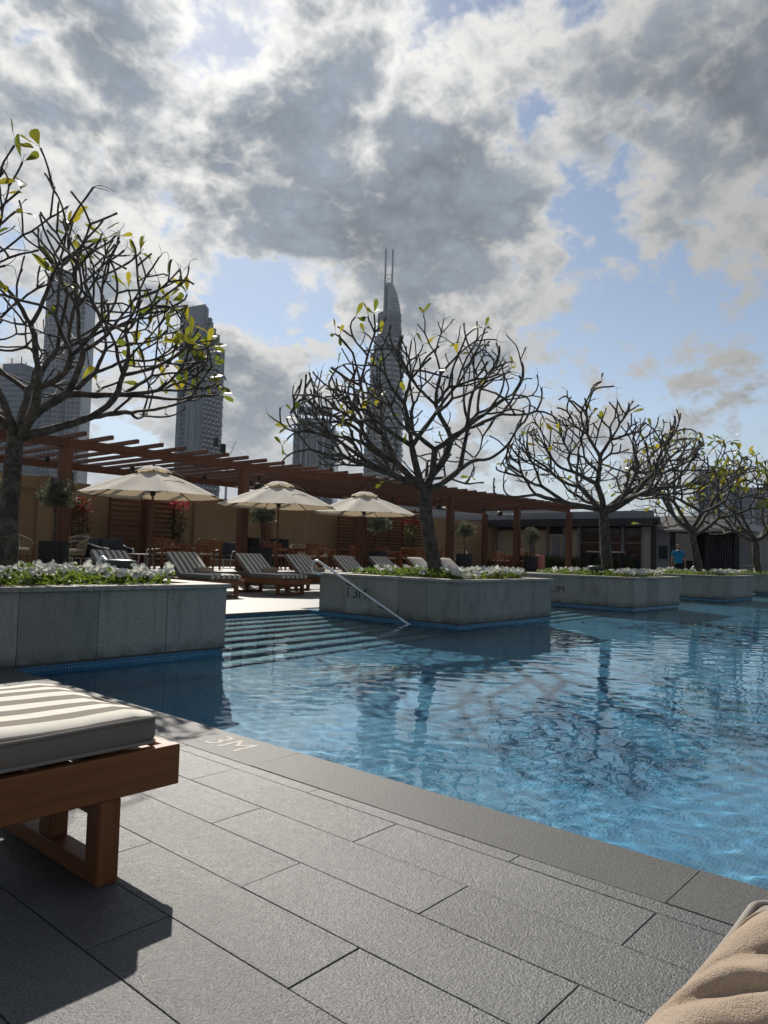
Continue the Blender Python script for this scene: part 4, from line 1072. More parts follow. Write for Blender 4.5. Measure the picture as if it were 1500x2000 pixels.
# dark bar pavilion beside it
bp = empty('bar_pavilion', (FX, 12, 0)); tag(bp, 'dark open-fronted bar pavilion behind the man in blue', 'building')
def D_(m, name, mat, par=bp):
    me = m.mesh(name); me.transform(Matrix.Translation((-FX, -12, 0))); return mobj(name, me, mat, par)
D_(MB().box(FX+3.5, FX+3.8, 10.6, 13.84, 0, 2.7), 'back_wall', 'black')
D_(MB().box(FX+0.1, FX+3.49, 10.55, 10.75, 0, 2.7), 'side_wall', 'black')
D_(MB().add([(FX-1.2, 9.9, 2.62), (FX-1.2, 14.38, 2.62), (FX+4.2, 14.38, 2.62), (FX+4.2, 9.9, 2.62), (FX+0.3, 11.2, 3.45), (FX+0.3, 14.38, 3.45), (FX+4.2, 14.38, 3.45), (FX+4.2, 11.2, 3.45)],
       [(0, 1, 2, 3), (4, 7, 6, 5), (0, 4, 5, 1), (0, 3, 7, 4), (1, 5, 6, 2), (2, 6, 7, 3)]), 'roof', 'dark_metal')
D_(MB().bar((FX-1.22, 9.9, 2.60), (FX-1.22, 13.6, 2.60), 0.08, 0.10), 'gutter', 'grey_panel')
for q in range(9): D_(MB().rbox(FX-0.05, FX+0.05, 10.80+q*0.13, 10.88+q*0.13, 0.05, 2.60, 0.004), 'louvre', 'dark_metal')
D_(MB().rbox(FX+1.2, FX+1.8, 11.9, 13.8, 0.0, 1.1, 0.01), 'counter', 'dark_metal')
for yv in (12.0, 13.7): D_(MB().rbox(FX-0.08, FX+0.08, yv-0.08, yv+0.08, 0, 2.62, 0.005), 'post', 'dark_metal')
# pale annex with window and shutter
an = empty('pale_annex', (FX, 8, 0)); tag(an, 'pale annex with a shuttered window at the right edge', 'building')
def A_(m, name, mat, par=an):
    me = m.mesh(name); me.transform(Matrix.Translation((-FX, -8, 0))); return mobj(name, me, mat, par)
A_(MB().box(FX+0.2, FX+6, -2, 10.54, 0, 2.35), 'wall', 'grey_wall')
A_(MB().box(FX+0.05, FX+6.2, -2.2, 10.545, 2.351, 2.55), 'parapet', 'grey_wall')
w = A_(MB().rbox(FX+0.14, FX+0.199, 9.50, 10.02, 0.95, 2.05, 0.004), 'window', 'cream')
A_(MB().box(FX+0.125, FX+0.139, 9.56, 9.96, 1.01, 1.99), 'pane', 'window_glass', w)
for zz in (1.33, 1.66): A_(MB().box(FX+0.10, FX+0.124, 9.56, 9.96, zz, zz+0.04), 'glazing_bar', 'cream', w)
sh = A_(MB().rbox(FX+0.13, FX+0.199, 10.06, 10.42, 0.95, 2.05, 0.004), 'shutter', 'grey_panel')
for q in range(14): A_(MB().box(FX+0.115, FX+0.129, 10.10, 10.38, 1.0+q*0.072, 1.04+q*0.072), 'louvre', 'grey_panel', sh)
A_(MB().box(FX+0.08, FX+0.199, 9.42, 10.48, 0.88, 0.945), 'sill', 'cream')
# roof block with railing further behind
rb = empty('roof_block', (52, 37, 0)); tag(rb, 'grey flat roof with small rails rising behind the pergola, right of the second tree', 'building')
def RB(m, name, mat):
    me = m.mesh(name); me.transform(Matrix.Translation((-52, -37, 0))); return mobj(name, me, mat, rb)
RB(MB().box(52, 64, 33, 46, 0, 6.0), 'wall', 'grey_panel'); RB(MB().box(51.6, 64.4, 32.7, 46.3, 6.0, 6.3), 'parapet', 'grey_wall')
for q in range(5): RB(MB().tube([(51.9, 35+q*2.2, 6.3), (51.9, 35+q*2.2, 6.75), (51.9, 35.7+q*2.2, 6.75), (51.9, 35.7+q*2.2, 6.3)], 0.035, 6), 'rail', 'steel')
rv_ = empty('rooftop_unit', (56, 25, 3.42)); tag(rv_, 'small boxy rooftop unit above the right end of the pergola', 'vent unit')
MB().rbox(-0.5, 0.5, -0.5, 0.5, 0.0, 1.6, 0.02).build('casing', 'grey_panel', rv_); MB().rbox(-0.55, 0.55, -0.1, 0.8, 1.0, 1.9, 0.02).build('duct', 'white_metal', rv_)

# ================================================================== POTS, OLIVES, BOUGAINVILLEA, GRASSES
material('olive_leaf', lambda t: m_foliage(t, (0.075, 0.088, 0.058), (0.15, 0.165, 0.12), (0.16, 0.19, 0.09), 0.3))
material('boug_leaf', lambda t: m_foliage(t, (0.035, 0.055, 0.02), (0.06, 0.08, 0.03), (0.1, 0.14, 0.03), 0.3))
material('boug_flower', lambda t: m_foliage(t, (0.22, 0.014, 0.035), (0.32, 0.03, 0.06), (0.5, 0.03, 0.06), 0.35))
material('grass_blade', lambda t: m_foliage(t, (0.055, 0.085, 0.02), (0.11, 0.14, 0.04), (0.2, 0.25, 0.05), 0.35))
def pot(x, y, label, r_=0.33, h=0.72, z=TZ):
    root = empty('plant_pot', (x, y, z)); tag(root, label, 'plant pot', 'black ribbed plant pots')
    mb = MB(); n = 48; prof = [(0.80, 0), (0.90, 0.08), (0.98, 0.3), (1.0, 0.6), (1.0, 0.93), (0.985, 1.0), (0.90, 1.0), (0.88, 0.94)]
    vs = []; fs = []
    for pr, pz in prof:
        for k in range(n):
            a = 2*PI*k/n; rb_ = r_*pr*(1+(0.022 if k % 2 else -0.012)*(1 if pz < 0.97 else 0)); vs.append((rb_*math.cos(a), rb_*math.sin(a), pz*h))
    for i in range(len(prof)-1):
        for k in range(n): k2 = (k+1) % n; fs.append((i*n+k, i*n+k2, (i+1)*n+k2, (i+1)*n+k))
    mb.add(vs, fs); mb.build('pot_body', 'black', root)
    MB().lathe([(0, h*0.945), (r_*0.882, h*0.945)], 24).build('soil', 'soil', root)
    return root
def olive(x, y, label, seed, zc=2.12, R_=0.46, z0=TZ+0.66, dens=7500, lean=0.0):
    root = empty('olive_tree', (x, y, z0)); tag(root, label, 'olive tree', 'clipped olive trees in black pots')
    rng = np.random.default_rng(seed); H = zc-z0
    tw = MB(); tw.tube([(0, 0, -0.02), (0.02, 0.01, H*0.35), (lean*0.5-0.02, 0.02, H*0.7), (lean, 0, H)], [0.035, 0.03, 0.027, 0.02], 8)
    for q in range(9):
        a = rng.uniform(0, 6.28); e = rng.uniform(0.2, 1.3); L = R_*0.85
        tw.tube([(lean*0.8, 0, H-R_*0.55), (lean+L*0.4*math.cos(a), L*0.4*math.sin(a), H-R_*0.25), (lean+L*math.cos(a)*math.cos(e), L*math.sin(a)*math.cos(e), H+L*math.sin(e)*0.8)], [0.014, 0.010, 0.004], 5)
    tw.build('trunk', 'bark', root)
    d = rng.normal(size=(dens, 3)); d /= np.linalg.norm(d, axis=1, keepdims=True)
    rad = R_*rng.power(2.3, dens)[:, None]*(0.86+0.55*np.array([mnoise.noise(Vector(v)*2.6+Vector((seed, 0, 0))) for v in d]))[:, None]
    P0 = d*rad*np.array([[1.05, 1.05, 0.92]]) + np.array([[lean, 0, H]])
    keep = rng.random(dens) < (0.45+1.3*np.array([mnoise.noise(Vector(v)*5+Vector((0, seed, 0))) for v in P0]))
    P0 = P0[keep]; n = len(P0)
    V, F = leaf_cloud(rng, P0, 0.075); V = V.reshape(n, 5, 3); mid = (V[:, 0]+V[:, 2])/2
    V[:, 1] = mid+(V[:, 1]-mid)*0.45; V[:, 3] = mid+(V[:, 3]-mid)*0.45
    c = mobj('crown', np_mesh('crown', V.reshape(-1, 3), F, False), 'olive_leaf', root); c['kind'] = 'stuff'
PX_ = [(6.60, 17.45, 'at the left edge, behind the first tree trunk'), (8.02, 17.40, 'in front of the leftmost visible pergola post'), (14.35, 17.40, 'beside the second pergola post, under the middle parasol'),
       (19.75, 17.40, 'beside the third pergola post, under the rightmost parasol'), (25.15, 17.40, 'just right of the second tree trunk'), (30.63, 17.40, 'beside the pink case')]
for i, (x, y, w_) in enumerate(PX_):
    pot(x, y, 'black ribbed pot '+w_); olive(x, y, 'round clipped olive tree '+w_, 60+i, 2.15+(0.05 if i == 1 else -0.02*i), 0.50 if i < 2 else 0.47)
for i, (x, l) in enumerate(((19.35, 'first from left'), (20.4, 'middle one'), (20.95, 'last'))):
    o = empty('tall_planter', (x, 24.0, TZ)); tag(o, 'tall black square planter at the wall behind the middle parasol, ' + l, 'plant pot', 'tall black planters at the wall')
    MB().rbox(-0.2, 0.2, -0.2, 0.2, 0, 1.15, 0.01).build('box', 'black', o)
def bougainvillea(x, y, label, seed, top, zf, h0):
    root = empty('bougainvillea', (x, y, TZ)); tag(root, label, 'shrub'); rng = np.random.default_rng(seed)
    mb = MB()
    for q in range(5):
        a = rng.uniform(0, 6.28); mb.tube([(0.05*math.cos(a), 0.05*math.sin(a), 0.2), (0.12*math.cos(a+.5), 0.12*math.sin(a+.5), top*0.45), (0.3*math.cos(a), 0.2*math.sin(a), top*0.9-TZ)], [0.02, 0.014, 0.006], 5)
    mb.build('stem', 'bark', root)
    MB().rbox(-0.22, 0.22, -0.22, 0.22, 0, 0.5, 0.01).build('pot', 'black', root)
    n = 900; z = rng.uniform(h0, top, n)-TZ; rr = 0.36*(0.6+0.5*np.sin(z*3+seed)**2); a = rng.uniform(0, 6.28, n); r_ = rr*np.sqrt(rng.uniform(0, 1, n))
    V, F = leaf_cloud(rng, np.stack([r_*np.cos(a), r_*np.sin(a), z], 1), 0.075); c = mobj('foliage', np_mesh('foliage', V, F, False), 'boug_leaf', root); c['kind'] = 'stuff'
    n = 420; z = top-TZ-np.abs(rng.normal(0, zf, n)); a = rng.uniform(0, 6.28, n); r_ = 0.42*np.sqrt(rng.uniform(0, 1, n))
    V, F = leaf_cloud(rng, np.stack([r_*np.cos(a), r_*np.sin(a), z], 1), 0.07); c = mobj('blossom', np_mesh('blossom', V, F, False), 'boug_flower', root); c['kind'] = 'stuff'
bougainvillea(15.55, 23.75, 'bougainvillea with red blossoms beside the slatted screen under the largest parasol', 3, 2.75, 0.28, 0.9)
bougainvillea(11.75, 23.75, 'dark red bougainvillea against the ochre wall right of the left olive tree', 4, 2.6, 0.7, 0.8)
bougainvillea(28.0, 22.6, 'dark climbing shrub right of the second tree trunk, by the rear pergola post', 9, 2.6, 0.02, 0.7)
for i, (y0, y1) in enumerate(((15.6, 17.9), (18.6, 21.4), (21.8, 25.5))):
    rng = np.random.default_rng(90+i); n = 1500; root = empty('ornamental_grass', (FX-0.75, (y0+y1)/2, TZ))
    tag(root, ['tall green grasses in front of the clubhouse, right of the last pergola post', 'tall green grasses below the pale clubhouse door', 'low green grasses under the cream blinds of the clubhouse'][i], 'grasses', 'ornamental grasses along the clubhouse')
    px = rng.normal(0, 0.16, n); py = rng.uniform(y0, y1, n)-(y0+y1)/2; h = rng.uniform(0.35, 0.95, n)*(0.7 if i == 2 else 1); a = rng.uniform(0, 6.28, n); L = h*rng.uniform(0.1, 0.4, n)
    b0 = np.stack([px, py, np.zeros(n)], 1); side = np.stack([-np.sin(a), np.cos(a), np.zeros(n)], 1)*0.012
    mid = b0+np.stack([np.cos(a)*L*0.35, np.sin(a)*L*0.35, h*0.65], 1); tip = b0+np.stack([np.cos(a)*L, np.sin(a)*L, h], 1)
    V = np.stack([b0-side, b0+side, mid+side*0.7, mid-side*0.7, tip], 1).reshape(-1, 3); b = np.arange(n)[:, None]*5
    F = np.concatenate([b+np.array([[0, 1, 2]]), b+np.array([[0, 2, 3]]), b+np.array([[3, 2, 4]])])
    c = mobj('blades', np_mesh('blades', V, F, False), 'grass_blade', root); c['kind'] = 'stuff'
    MB().box(-0.34, 0.34, (y0-y1)/2, (y1-y0)/2, 0, 0.10).build('trough', 'grey_wall', root)

# ================================================================== TERRACE FURNITURE
def teak_chair():
    root = empty('teak_chair')
    for sx in (-1, 1):
        for sy in (-1, 1):
            top = 0.92 if sx < 0 else 0.64
            MB().bar((sx*0.24, sy*0.26, 0), (sx*0.24-(0.06 if sx < 0 else 0), sy*0.26, top), 0.045, 0.045, (0, 1, 0)).build('leg', 'teak_z', root)
    MB().rbox(-0.25, 0.27, -0.25, 0.25, 0.40, 0.44, 0.004).build('seat', 'teak_x', root)
    MB().rbox(-0.22, 0.26, -0.235, 0.235, 0.4405, 0.495, 0.015).build('seat_cushion', 'pale_cushion', root)
    for k in range(5): 
        z = 0.54+k*0.078; MB().rbox(-0.27-0.0652*z-0.0, -0.245-0.0652*z, -0.235, 0.235, z, z+0.05, 0.003).build('back_slat', 'teak_y', root)
    for sy in (-1, 1): MB().bar((-0.28, sy*0.262, 0.645), (0.28, sy*0.262, 0.655), 0.055, 0.024).build('armrest', 'teak_x', root)
    return root
def teak_table():
    root = empty('dining_table')
    for k in range(9): MB().rbox(-0.45+k*0.1+0.002, -0.35+k*0.1-0.002, -0.45, 0.45, 0.71, 0.735, 0.003).build('plank', 'teak_y', root)
    for sx in (-1, 1):
        MB().rbox(sx*0.40-0.02, sx*0.40+0.02, -0.36, 0.36, 0.63, 0.709, 0.003).build('apron', 'teak_y', root)
        for sy in (-1, 1): MB().rbox(sx*0.40-0.035, sx*0.40+0.035, sy*0.40-0.035, sy*0.40+0.035, 0, 0.709, 0.004).build('leg', 'teak_z', root)
    return root
tch, ttb = teak_chair(), teak_table(); usedc = usedt = False
TABLES = [(12.75, 18.9, 'the left table behind the second far lounger'), (17.0, 18.9, 'the table behind the middle parasol'), (19.75, 19.6, 'the table left of the rightmost parasol pole'), (22.75, 18.9, 'the table behind the rightmost parasol'),
          (24.9, 19.4, 'the table just left of the second tree trunk'), (31.05, 18.7, 'the table left of the pink case')]
SIDES = [(0.72, 0, 180, 'right of'), (-0.72, 0, 0, 'left of'), (0, 0.74, -90, 'behind'), (0, -0.74, 90, 'in front of')]
for ti, (x, y, w_) in enumerate(TABLES):
    o = copy_tree(ttb) if usedt else ttb; usedt = True
    o.location = (x, y, TZ); o.rotation_euler = (0, 0, R(random.uniform(-2, 2))); tag(o, 'square teak dining table, ' + w_, 'dining table', 'teak dining tables')
    for si, (dx, dy, rz, pos_) in enumerate(SIDES):
        if ti in (2, 4) and si == 3: continue
        c = copy_tree(tch) if usedc else tch; usedc = True
        c.location = (x+dx+random.uniform(-.05, .05), y+dy+random.uniform(-.05, .05), TZ); c.rotation_euler = (0, 0, R(rz+random.uniform(-7, 7)))
        tag(c, 'slat-back teak chair ' + pos_ + ' ' + w_, 'chair', 'teak dining chairs')
def wicker_chair(x, y, rz, label):
    root = empty('wicker_chair', (x, y, TZ), R(rz)); tag(root, label, 'chair', 'woven tub chairs')
    vs = []; n = 22; shell = MB()
    rim = []
    for k in range(n+1):
        a = R(-125+250*k/n)+PI; u = abs(k/n-0.5)*2; zt = 0.92-0.28*u**1.6
        bot = (0.25*math.cos(a), 0.25*math.sin(a), 0.36); topp = (0.36*math.cos(a), 0.36*math.sin(a), zt); rim.append(topp)
        shell.tube([bot, ((bot[0]+topp[0])/2*1.03, (bot[1]+topp[1])/2*1.03, (bot[2]+zt)/2), topp], 0.0095, 5)
    for hz in (0.25, 0.5, 0.75):
        pts = []
        for k in range(n+1):
            a = R(-125+250*k/n)+PI; u = abs(k/n-0.5)*2; zt = 0.92-0.28*u**1.6; r_ = 0.25+0.11*hz; pts.append((r_*math.cos(a), r_*math.sin(a), 0.36+(zt-0.36)*hz))
        shell.tube(pts, 0.008, 5)
    shell.build('woven_back', 'wicker', root)
    MB().tube(rim, 0.018, 6).build('rim', 'wicker', root)
    MB().lathe([(0, 0.36), (0.27, 0.36), (0.28, 0.40), (0.27, 0.44), (0, 0.45)], 20).build('seat', 'wicker', root)
    MB().lathe([(0, 0.451), (0.25, 0.452), (0.262, 0.49), (0.24, 0.53), (0, 0.54)], 20).build('seat_cushion', 'pale_cushion', root)
    for k in range(4):
        a = PI/4+k*PI/2; MB().bar((0.24*math.cos(a), 0.24*math.sin(a), 0), (0.2*math.cos(a), 0.2*math.sin(a), 0.37), 0.035, 0.035).build('leg', 'teak_z', root)
wicker_chair(7.75, 18.7, 10, 'high woven tub chair left of the black pot at the first pergola post')
wicker_chair(9.35, 19.1, 200, 'high woven tub chair right of the black pot at the first pergola post')
wicker_chair(7.05, 19.4, 40, 'woven tub chair right behind the first tree trunk')
wicker_chair(29.1, 20.4, 200, 'woven tub chair behind the teak chairs near the pink case')
wicker_chair(19.5, 21.3, 250, 'left of two grey woven chairs behind the handrail')
wicker_chair(20.6, 21.3, 280, 'right of two grey woven chairs behind the handrail')
def rope_seat(name, x, y, rz, w, label, cat):
    root = empty(name, (x, y, TZ), R(rz)); tag(root, label, cat, 'dark rope lounge seats')
    MB().rbox(-0.36, 0.36, -w/2, w/2, 0.27, 0.31, 0.006).build('seat_frame', 'white_metal', root)
    for sx in (-1, 1):
        for sy in (-1, 1): MB().bar((sx*0.33, sy*(w/2-0.04), 0), (sx*0.29, sy*(w/2-0.06), 0.27), 0.03, 0.03).build('leg', 'white_metal', root)
    path = [(0.33, -w/2-0.02, 0.56), (-0.1, -w/2-0.05, 0.60), (-0.36, -w/2+0.03, 0.68), (-0.42, -w/4, 0.74), (-0.43, 0, 0.75), (-0.42, w/4, 0.74), (-0.36, w/2-0.03, 0.68), (-0.1, w/2+0.05, 0.60), (0.33, w/2+0.02, 0.56)]
    MB().tube(path, 0.017, 6).build('top_rail', 'white_metal', root)
    for sy in (-1, 1): MB().bar((0.33, sy*(w/2+0.02), 0.56), (0.33, sy*(w/2-0.03), 0.29), 0.028, 0.028).build('arm_post', 'white_metal', root)
    rp = MB(); m = int(26*(w+0.9))
    tot = len(path)-1
    for k in range(m):
        t = (k+0.5)/m*tot; i = min(int(t), tot-1); u = t-i; p = Vector(path[i]).lerp(Vector(path[i+1]), u)
        q = Vector((max(-0.36, min(0.36, p.x*0.88)), max(-w/2, min(w/2, p.y*0.95)), 0.30)); rp.tube([p, q], 0.009, 4)
    rp.build('rope_weave', 'rope', root)['kind'] = 'stuff'
    ns = max(1, round(w/0.75)); cw = (w-0.08)/ns
    for k in range(ns):
        y0 = -w/2+0.04+k*cw
        MB().rbox(-0.34, 0.36, y0+0.005, y0+cw-0.005, 0.311, 0.45, 0.04, 2, True).build('seat_cushion', 'grey_cushion', root)
        bm = rounded_box(0.08, cw/2-0.015, 0.22, 0.06, 6, 10, 8, lambda c: Vector((0.012*mnoise.noise(c*7), 0, 0.012*mnoise.noise(c*5))))
        bmesh.ops.rotate(bm, verts=bm.verts, cent=(0, 0, 0), matrix=Matrix.Rotation(R(-14), 3, 'Y')); bmesh.ops.translate(bm, vec=(-0.26, y0+cw/2, 0.66), verts=bm.verts)
        me = bpy.data.meshes.new('back_cushion'); bm.to_mesh(me); bm.free(); mobj('back_cushion', me, 'grey_cushion', root)
rope_seat('rope_sofa', 11.0, 20.7, -95, 1.6, 'dark rope sofa with grey cushions between the left olive tree and the slatted screen', 'sofa')
rope_seat('rope_armchair', 12.75, 20.5, 150, 0.8, 'dark rope armchair left of the largest parasol pole', 'armchair')
rope_seat('rope_armchair', 15.5, 20.6, 200, 0.8, 'dark rope armchair right of the left teak table', 'armchair')
rope_seat('rope_armchair', 10.0, 19.6, 20, 0.8, 'dark rope armchair just right of the woven tub chair', 'armchair')
ct = empty('coffee_table', (11.9, 20.0, TZ)); tag(ct, 'low white coffee table between the rope sofa and armchair', 'coffee table')
MB().rbox(-0.3, 0.3, -0.3, 0.3, 0.40, 0.43, 0.006).build('tabletop', 'white_metal', ct)
for sx in (-1, 1):
    for sy in (-1, 1): MB().bar((sx*0.26, sy*0.26, 0), (sx*0.24, sy*0.24, 0.40), 0.03, 0.03).build('leg', 'white_metal', ct)
pk = empty('pink_case', (32.45, 17.9, TZ)); tag(pk, 'upright pink case standing beside the black pot near the last pergola posts', 'case')
MB().rbox(-0.24, 0.24, -0.16, 0.16, 0.07, 0.78, 0.06, 3, True).build('shell', 'pink', pk)
for sx in (-1, 1):
    for sy in (-1, 1): MB().lathe([(0, -0.03), (0.028, -0.03), (0.028, 0.03), (0, 0.03)], 10, (sx*0.18, sy*0.1, 0.035)).build('wheel', 'black', pk)
MB().tube([(-0.1, 0, 0.77), (-0.1, 0, 0.83), (0.1, 0, 0.83), (0.1, 0, 0.77)], 0.012, 6).build('handle', 'dark_metal', pk)
bt = empty('high_table', (37.2, 16.6, TZ)); tag(bt, 'pale-topped high table in front of the clubhouse, behind the third tree trunk', 'table')
MB().rbox(-0.35, 0.35, -0.95, 0.95, 1.02, 1.09, 0.006).build('tabletop', 'cream', bt)
for sy in (-1, 1): MB().rbox(-0.28, 0.28, sy*0.85-0.04, sy*0.85+0.04, 0, 1.019, 0.005).build('leg', 'dark_metal', bt)

# ================================================================== OWN LOUNGER AND TOWEL (lower right)
own = copy_tree(lounger); own.location = (1.388-2.0, 0.345-LW, 0); own.rotation_euler = (0, 0, 0)
tag(own, 'sun lounger hidden under the beige towel in the lower right corner', 'sun lounger', 'striped sun loungers')
def m_terry(t):
    o = t.coord('Object')
    c = t.mix(t.ramp(t.noise(o, 7, 5, 0.6), 0.3, 0.7), (0.48, 0.37, 0.275), (0.57, 0.455, 0.35))
    n = t.math('ADD', t.noise(o, 520, 2, 0.6), t.math('MULTIPLY', t.noise(o, 210, 3, 0.65), 0.9))
    c = t.mix(t.ramp(n, 0.6, 1.15, 0.35, 0), c, (0.27, 0.195, 0.135))
    b = t.node('ShaderNodeBsdfPrincipled'); t.put(b.inputs['Base Color'], c); b.inputs['Roughness'].default_value = 0.95; b.inputs['Specular IOR Level'].default_value = 0.1
    b.inputs['Sheen Weight'].default_value = 0.5; b.inputs['Sheen Roughness'].default_value = 0.5; b.inputs['Sheen Tint'].default_value = (0.9, 0.75, 0.6, 1)
    t.put(b.inputs['Normal'], t.bump(n, 0.9, 0.004))
    return b.outputs[0]
material('terry', m_terry)
material('hem', fabric((0.72, 0.62, 0.46), 300))
def towel():
    root = empty('beach_towel', (1.0, 0.0, 0.483)); tag(root, 'beige terry towel draped in folds in the lower right corner', 'towel')
    nu, nv = 150, 130; V = np.zeros((nv+1, nu+1, 3))
    for j in range(nv+1):
        for i in range(nu+1):
            u, v = i/nu, j/nv
            s = -0.50+1.06*v; xe = min(1.46, 1.135+1.7*max(0.0, 0.335-s)); x = 0.42+(xe-0.42)*u          # s: arc length across, folding down past the lounger edge
            edge = 0.285 - 0.012*math.sin(x*7.2) - 0.10*max(0, (0.85-x))
            bump_ = 0.07*math.exp(-((s+0.12)/0.15)**2)
            ph = x + 1.45*s + 0.9*(s-0.2)**2 + 0.05*mnoise.noise(Vector((x*3.0, s*3.0, 1))) + 0.02*mnoise.noise(Vector((x*9.0, s*9.0, 4)))
            cr = x - 1.45*s; cyc = ph/0.148 + 0.55*mnoise.noise(Vector((ph*4.0, cr*1.2, 7)))
            fr = cyc - math.floor(cyc); k = math.floor(cyc)
            prof = math.sin(PI*fr**0.62)**1.25                      # steep on one side, long on the other
            amp = 0.023*max(0.25, 0.8+0.9*mnoise.noise(Vector((cr*2.2, k*1.7, 3))))
            fe = min(1, max(0, (edge+0.065-s)/0.10)); fe = fe*fe*(3-2*fe)
            f = amp*prof*(0.16+0.84*fe) + 0.006*mnoise.noise(Vector((x*13, s*13, 0))) + 0.004*mnoise.noise(Vector((x*31+s*9, s*27, 5)))
            z = 0.492 + bump_*0.5 + f; y = s
            if s > edge:
                t_ = s-edge; r_ = 0.06; a = min(t_/r_, PI/2)
                y = edge + r_*math.sin(a) + 0.5*f*(a/(PI/2)); z = 0.492 + f*math.cos(a) + bump_*0.5*math.cos(a) - r_*(1-math.cos(a)) - max(0, t_-r_*PI/2)
            V[j, i] = (x-1.0, y, z-0.483)
    idx = np.arange((nu+1)*(nv+1)).reshape(nv+1, nu+1)
    F = np.stack([idx[:-1, :-1], idx[:-1, 1:], idx[1:, 1:], idx[1:, :-1]], -1).reshape(-1, 4)
    o = mobj('cloth', np_mesh('cloth', V.reshape(-1, 3), F), 'terry', root)
    md = o.modifiers.new('thick', 'SOLIDIFY'); md.thickness = 0.010; md.offset = -1.0
    hb = MB(); e = V[:, nu]; vs = []; fs = []
    for j in range(nv+1): p = Vector(e[j]); vs += [p+Vector((-0.002, 0, 0.002)), p+Vector((0.018, 0.0, -0.004)), p+Vector((0.018, 0, -0.012)), p+Vector((-0.002, 0, -0.010))]
    for j in range(nv):
        a = j*4
        for q in range(4): fs.append((a+q, a+(q+1) % 4, a+4+(q+1) % 4, a+4+q))
    hb.add(vs, fs, True); hb.build('hem', 'hem', root)
towel()

# ================================================================== PEOPLE
material('skin', lambda t: pbsdf(t, t.mix(t.noise(t.coord(), 20, 3, 0.5), (0.30, 0.17, 0.11), (0.36, 0.21, 0.14)), 0.5))
material('hair', lambda t: pbsdf(t, (0.012, 0.009, 0.007), 0.5))
material('brown_hair', lambda t: pbsdf(t, t.mix(t.noise(t.coord(), 60, 3, 0.6), (0.09, 0.035, 0.02), (0.17, 0.07, 0.04)), 0.5))
material('blue_shirt', fabric((0.02, 0.20, 0.36), 200))
material('dark_shorts', fabric((0.015, 0.016, 0.022), 200))
material('pale_top', fabric((0.55, 0.36, 0.30), 200))
def skin_mesh(name, verts, edges, root_i, sub=2):
    me = bpy.data.meshes.new(name); me.from_pydata([v[:3] for v in verts], edges, []); me.update()
    o = bpy.data.objects.new(name, me); COL.objects.link(o)
    sk = o.modifiers.new('skin', 'SKIN'); sk.use_smooth_shade = True
    su = o.modifiers.new('sub', 'SUBSURF'); su.levels = sub; su.render_levels = sub
    sv = me.skin_vertices[0].data
    for i, v in enumerate(verts): sv[i].radius = (v[3], v[4] if len(v) > 4 else v[3]); sv[i].use_root = (i == root_i)
    dg = bpy.context.evaluated_depsgraph_get(); out = bpy.data.meshes.new_from_object(o.evaluated_get(dg)); bpy.data.objects.remove(o)
    for p in out.polygons: p.use_smooth = True
    return out
def head_parts(root, hx, hy, hz, hairmat, longhair=False, beard=False, s=1.0):
    bm = rounded_box(0.078*s, 0.072*s, 0.112*s, 0.068*s, 8, 8, 10, lambda c: Vector((0, 0, 0)))
    for v in bm.verts:
        if v.co.z < 0: v.co.x *= 1+0.5*v.co.z; v.co.y *= 1+1.6*v.co.z
        if v.co.x > 0.06*s and abs(v.co.y) < 0.02*s and -0.035*s < v.co.z < 0.015*s: v.co.x += 0.018*s
    bmesh.ops.translate(bm, vec=(hx, hy, hz), verts=bm.verts)
    me = bpy.data.meshes.new('head'); bm.to_mesh(me); bm.free(); h = mobj('head', me, 'skin', root)
    for sy in (-1, 1):
        MB().lathe([(0, -0.03), (0.012, -0.02), (0.018, 0), (0.014, 0.02), (0, 0.03)], 8, (hx-0.005, hy+sy*0.074*s, hz)).build('ear', 'skin', h)
        MB().lathe([(0, -0.008), (0.012, 0), (0, 0.008)], 8, (hx+0.070*s, hy+sy*0.03*s, hz+0.012*s)).build('eye', 'hair', h)
    MB().rbox(hx+0.064*s, hx+0.074*s, hy-0.024, hy+0.024, hz-0.062*s, hz-0.052*s, 0.003).build('mouth', 'pink', h)
    b2 = rounded_box(0.086*s, 0.081*s, 0.085*s, 0.075*s, 8, 8, 8, lambda c: Vector((0, 0, 0)))
    for v in b2.verts:
        if v.co.x > 0.03 and v.co.z < 0.045: v.co.x = 0.03
    bmesh.ops.translate(b2, vec=(hx-0.010, hy, hz+0.043*s), verts=b2.verts)
    me = bpy.data.meshes.new('hair'); b2.to_mesh(me); b2.free(); mobj('hair', me, hairmat, h)
    if longhair: MB().tube([(hx-0.05, hy, hz+0.06), (hx-0.085, hy, hz-0.05), (hx-0.09, hy, hz-0.20), (hx-0.08, hy+0.02, hz-0.32)], [0.06, 0.085, 0.08, 0.045], 10).build('long_hair', hairmat, h)
    if beard: MB().tube([(hx+0.02, hy-0.066, hz-0.03), (hx+0.058, hy-0.035, hz-0.085), (hx+0.066, hy, hz-0.098), (hx+0.058, hy+0.035, hz-0.085), (hx+0.02, hy+0.066, hz-0.03)], 0.020, 6).build('beard', hairmat, h)
    return h
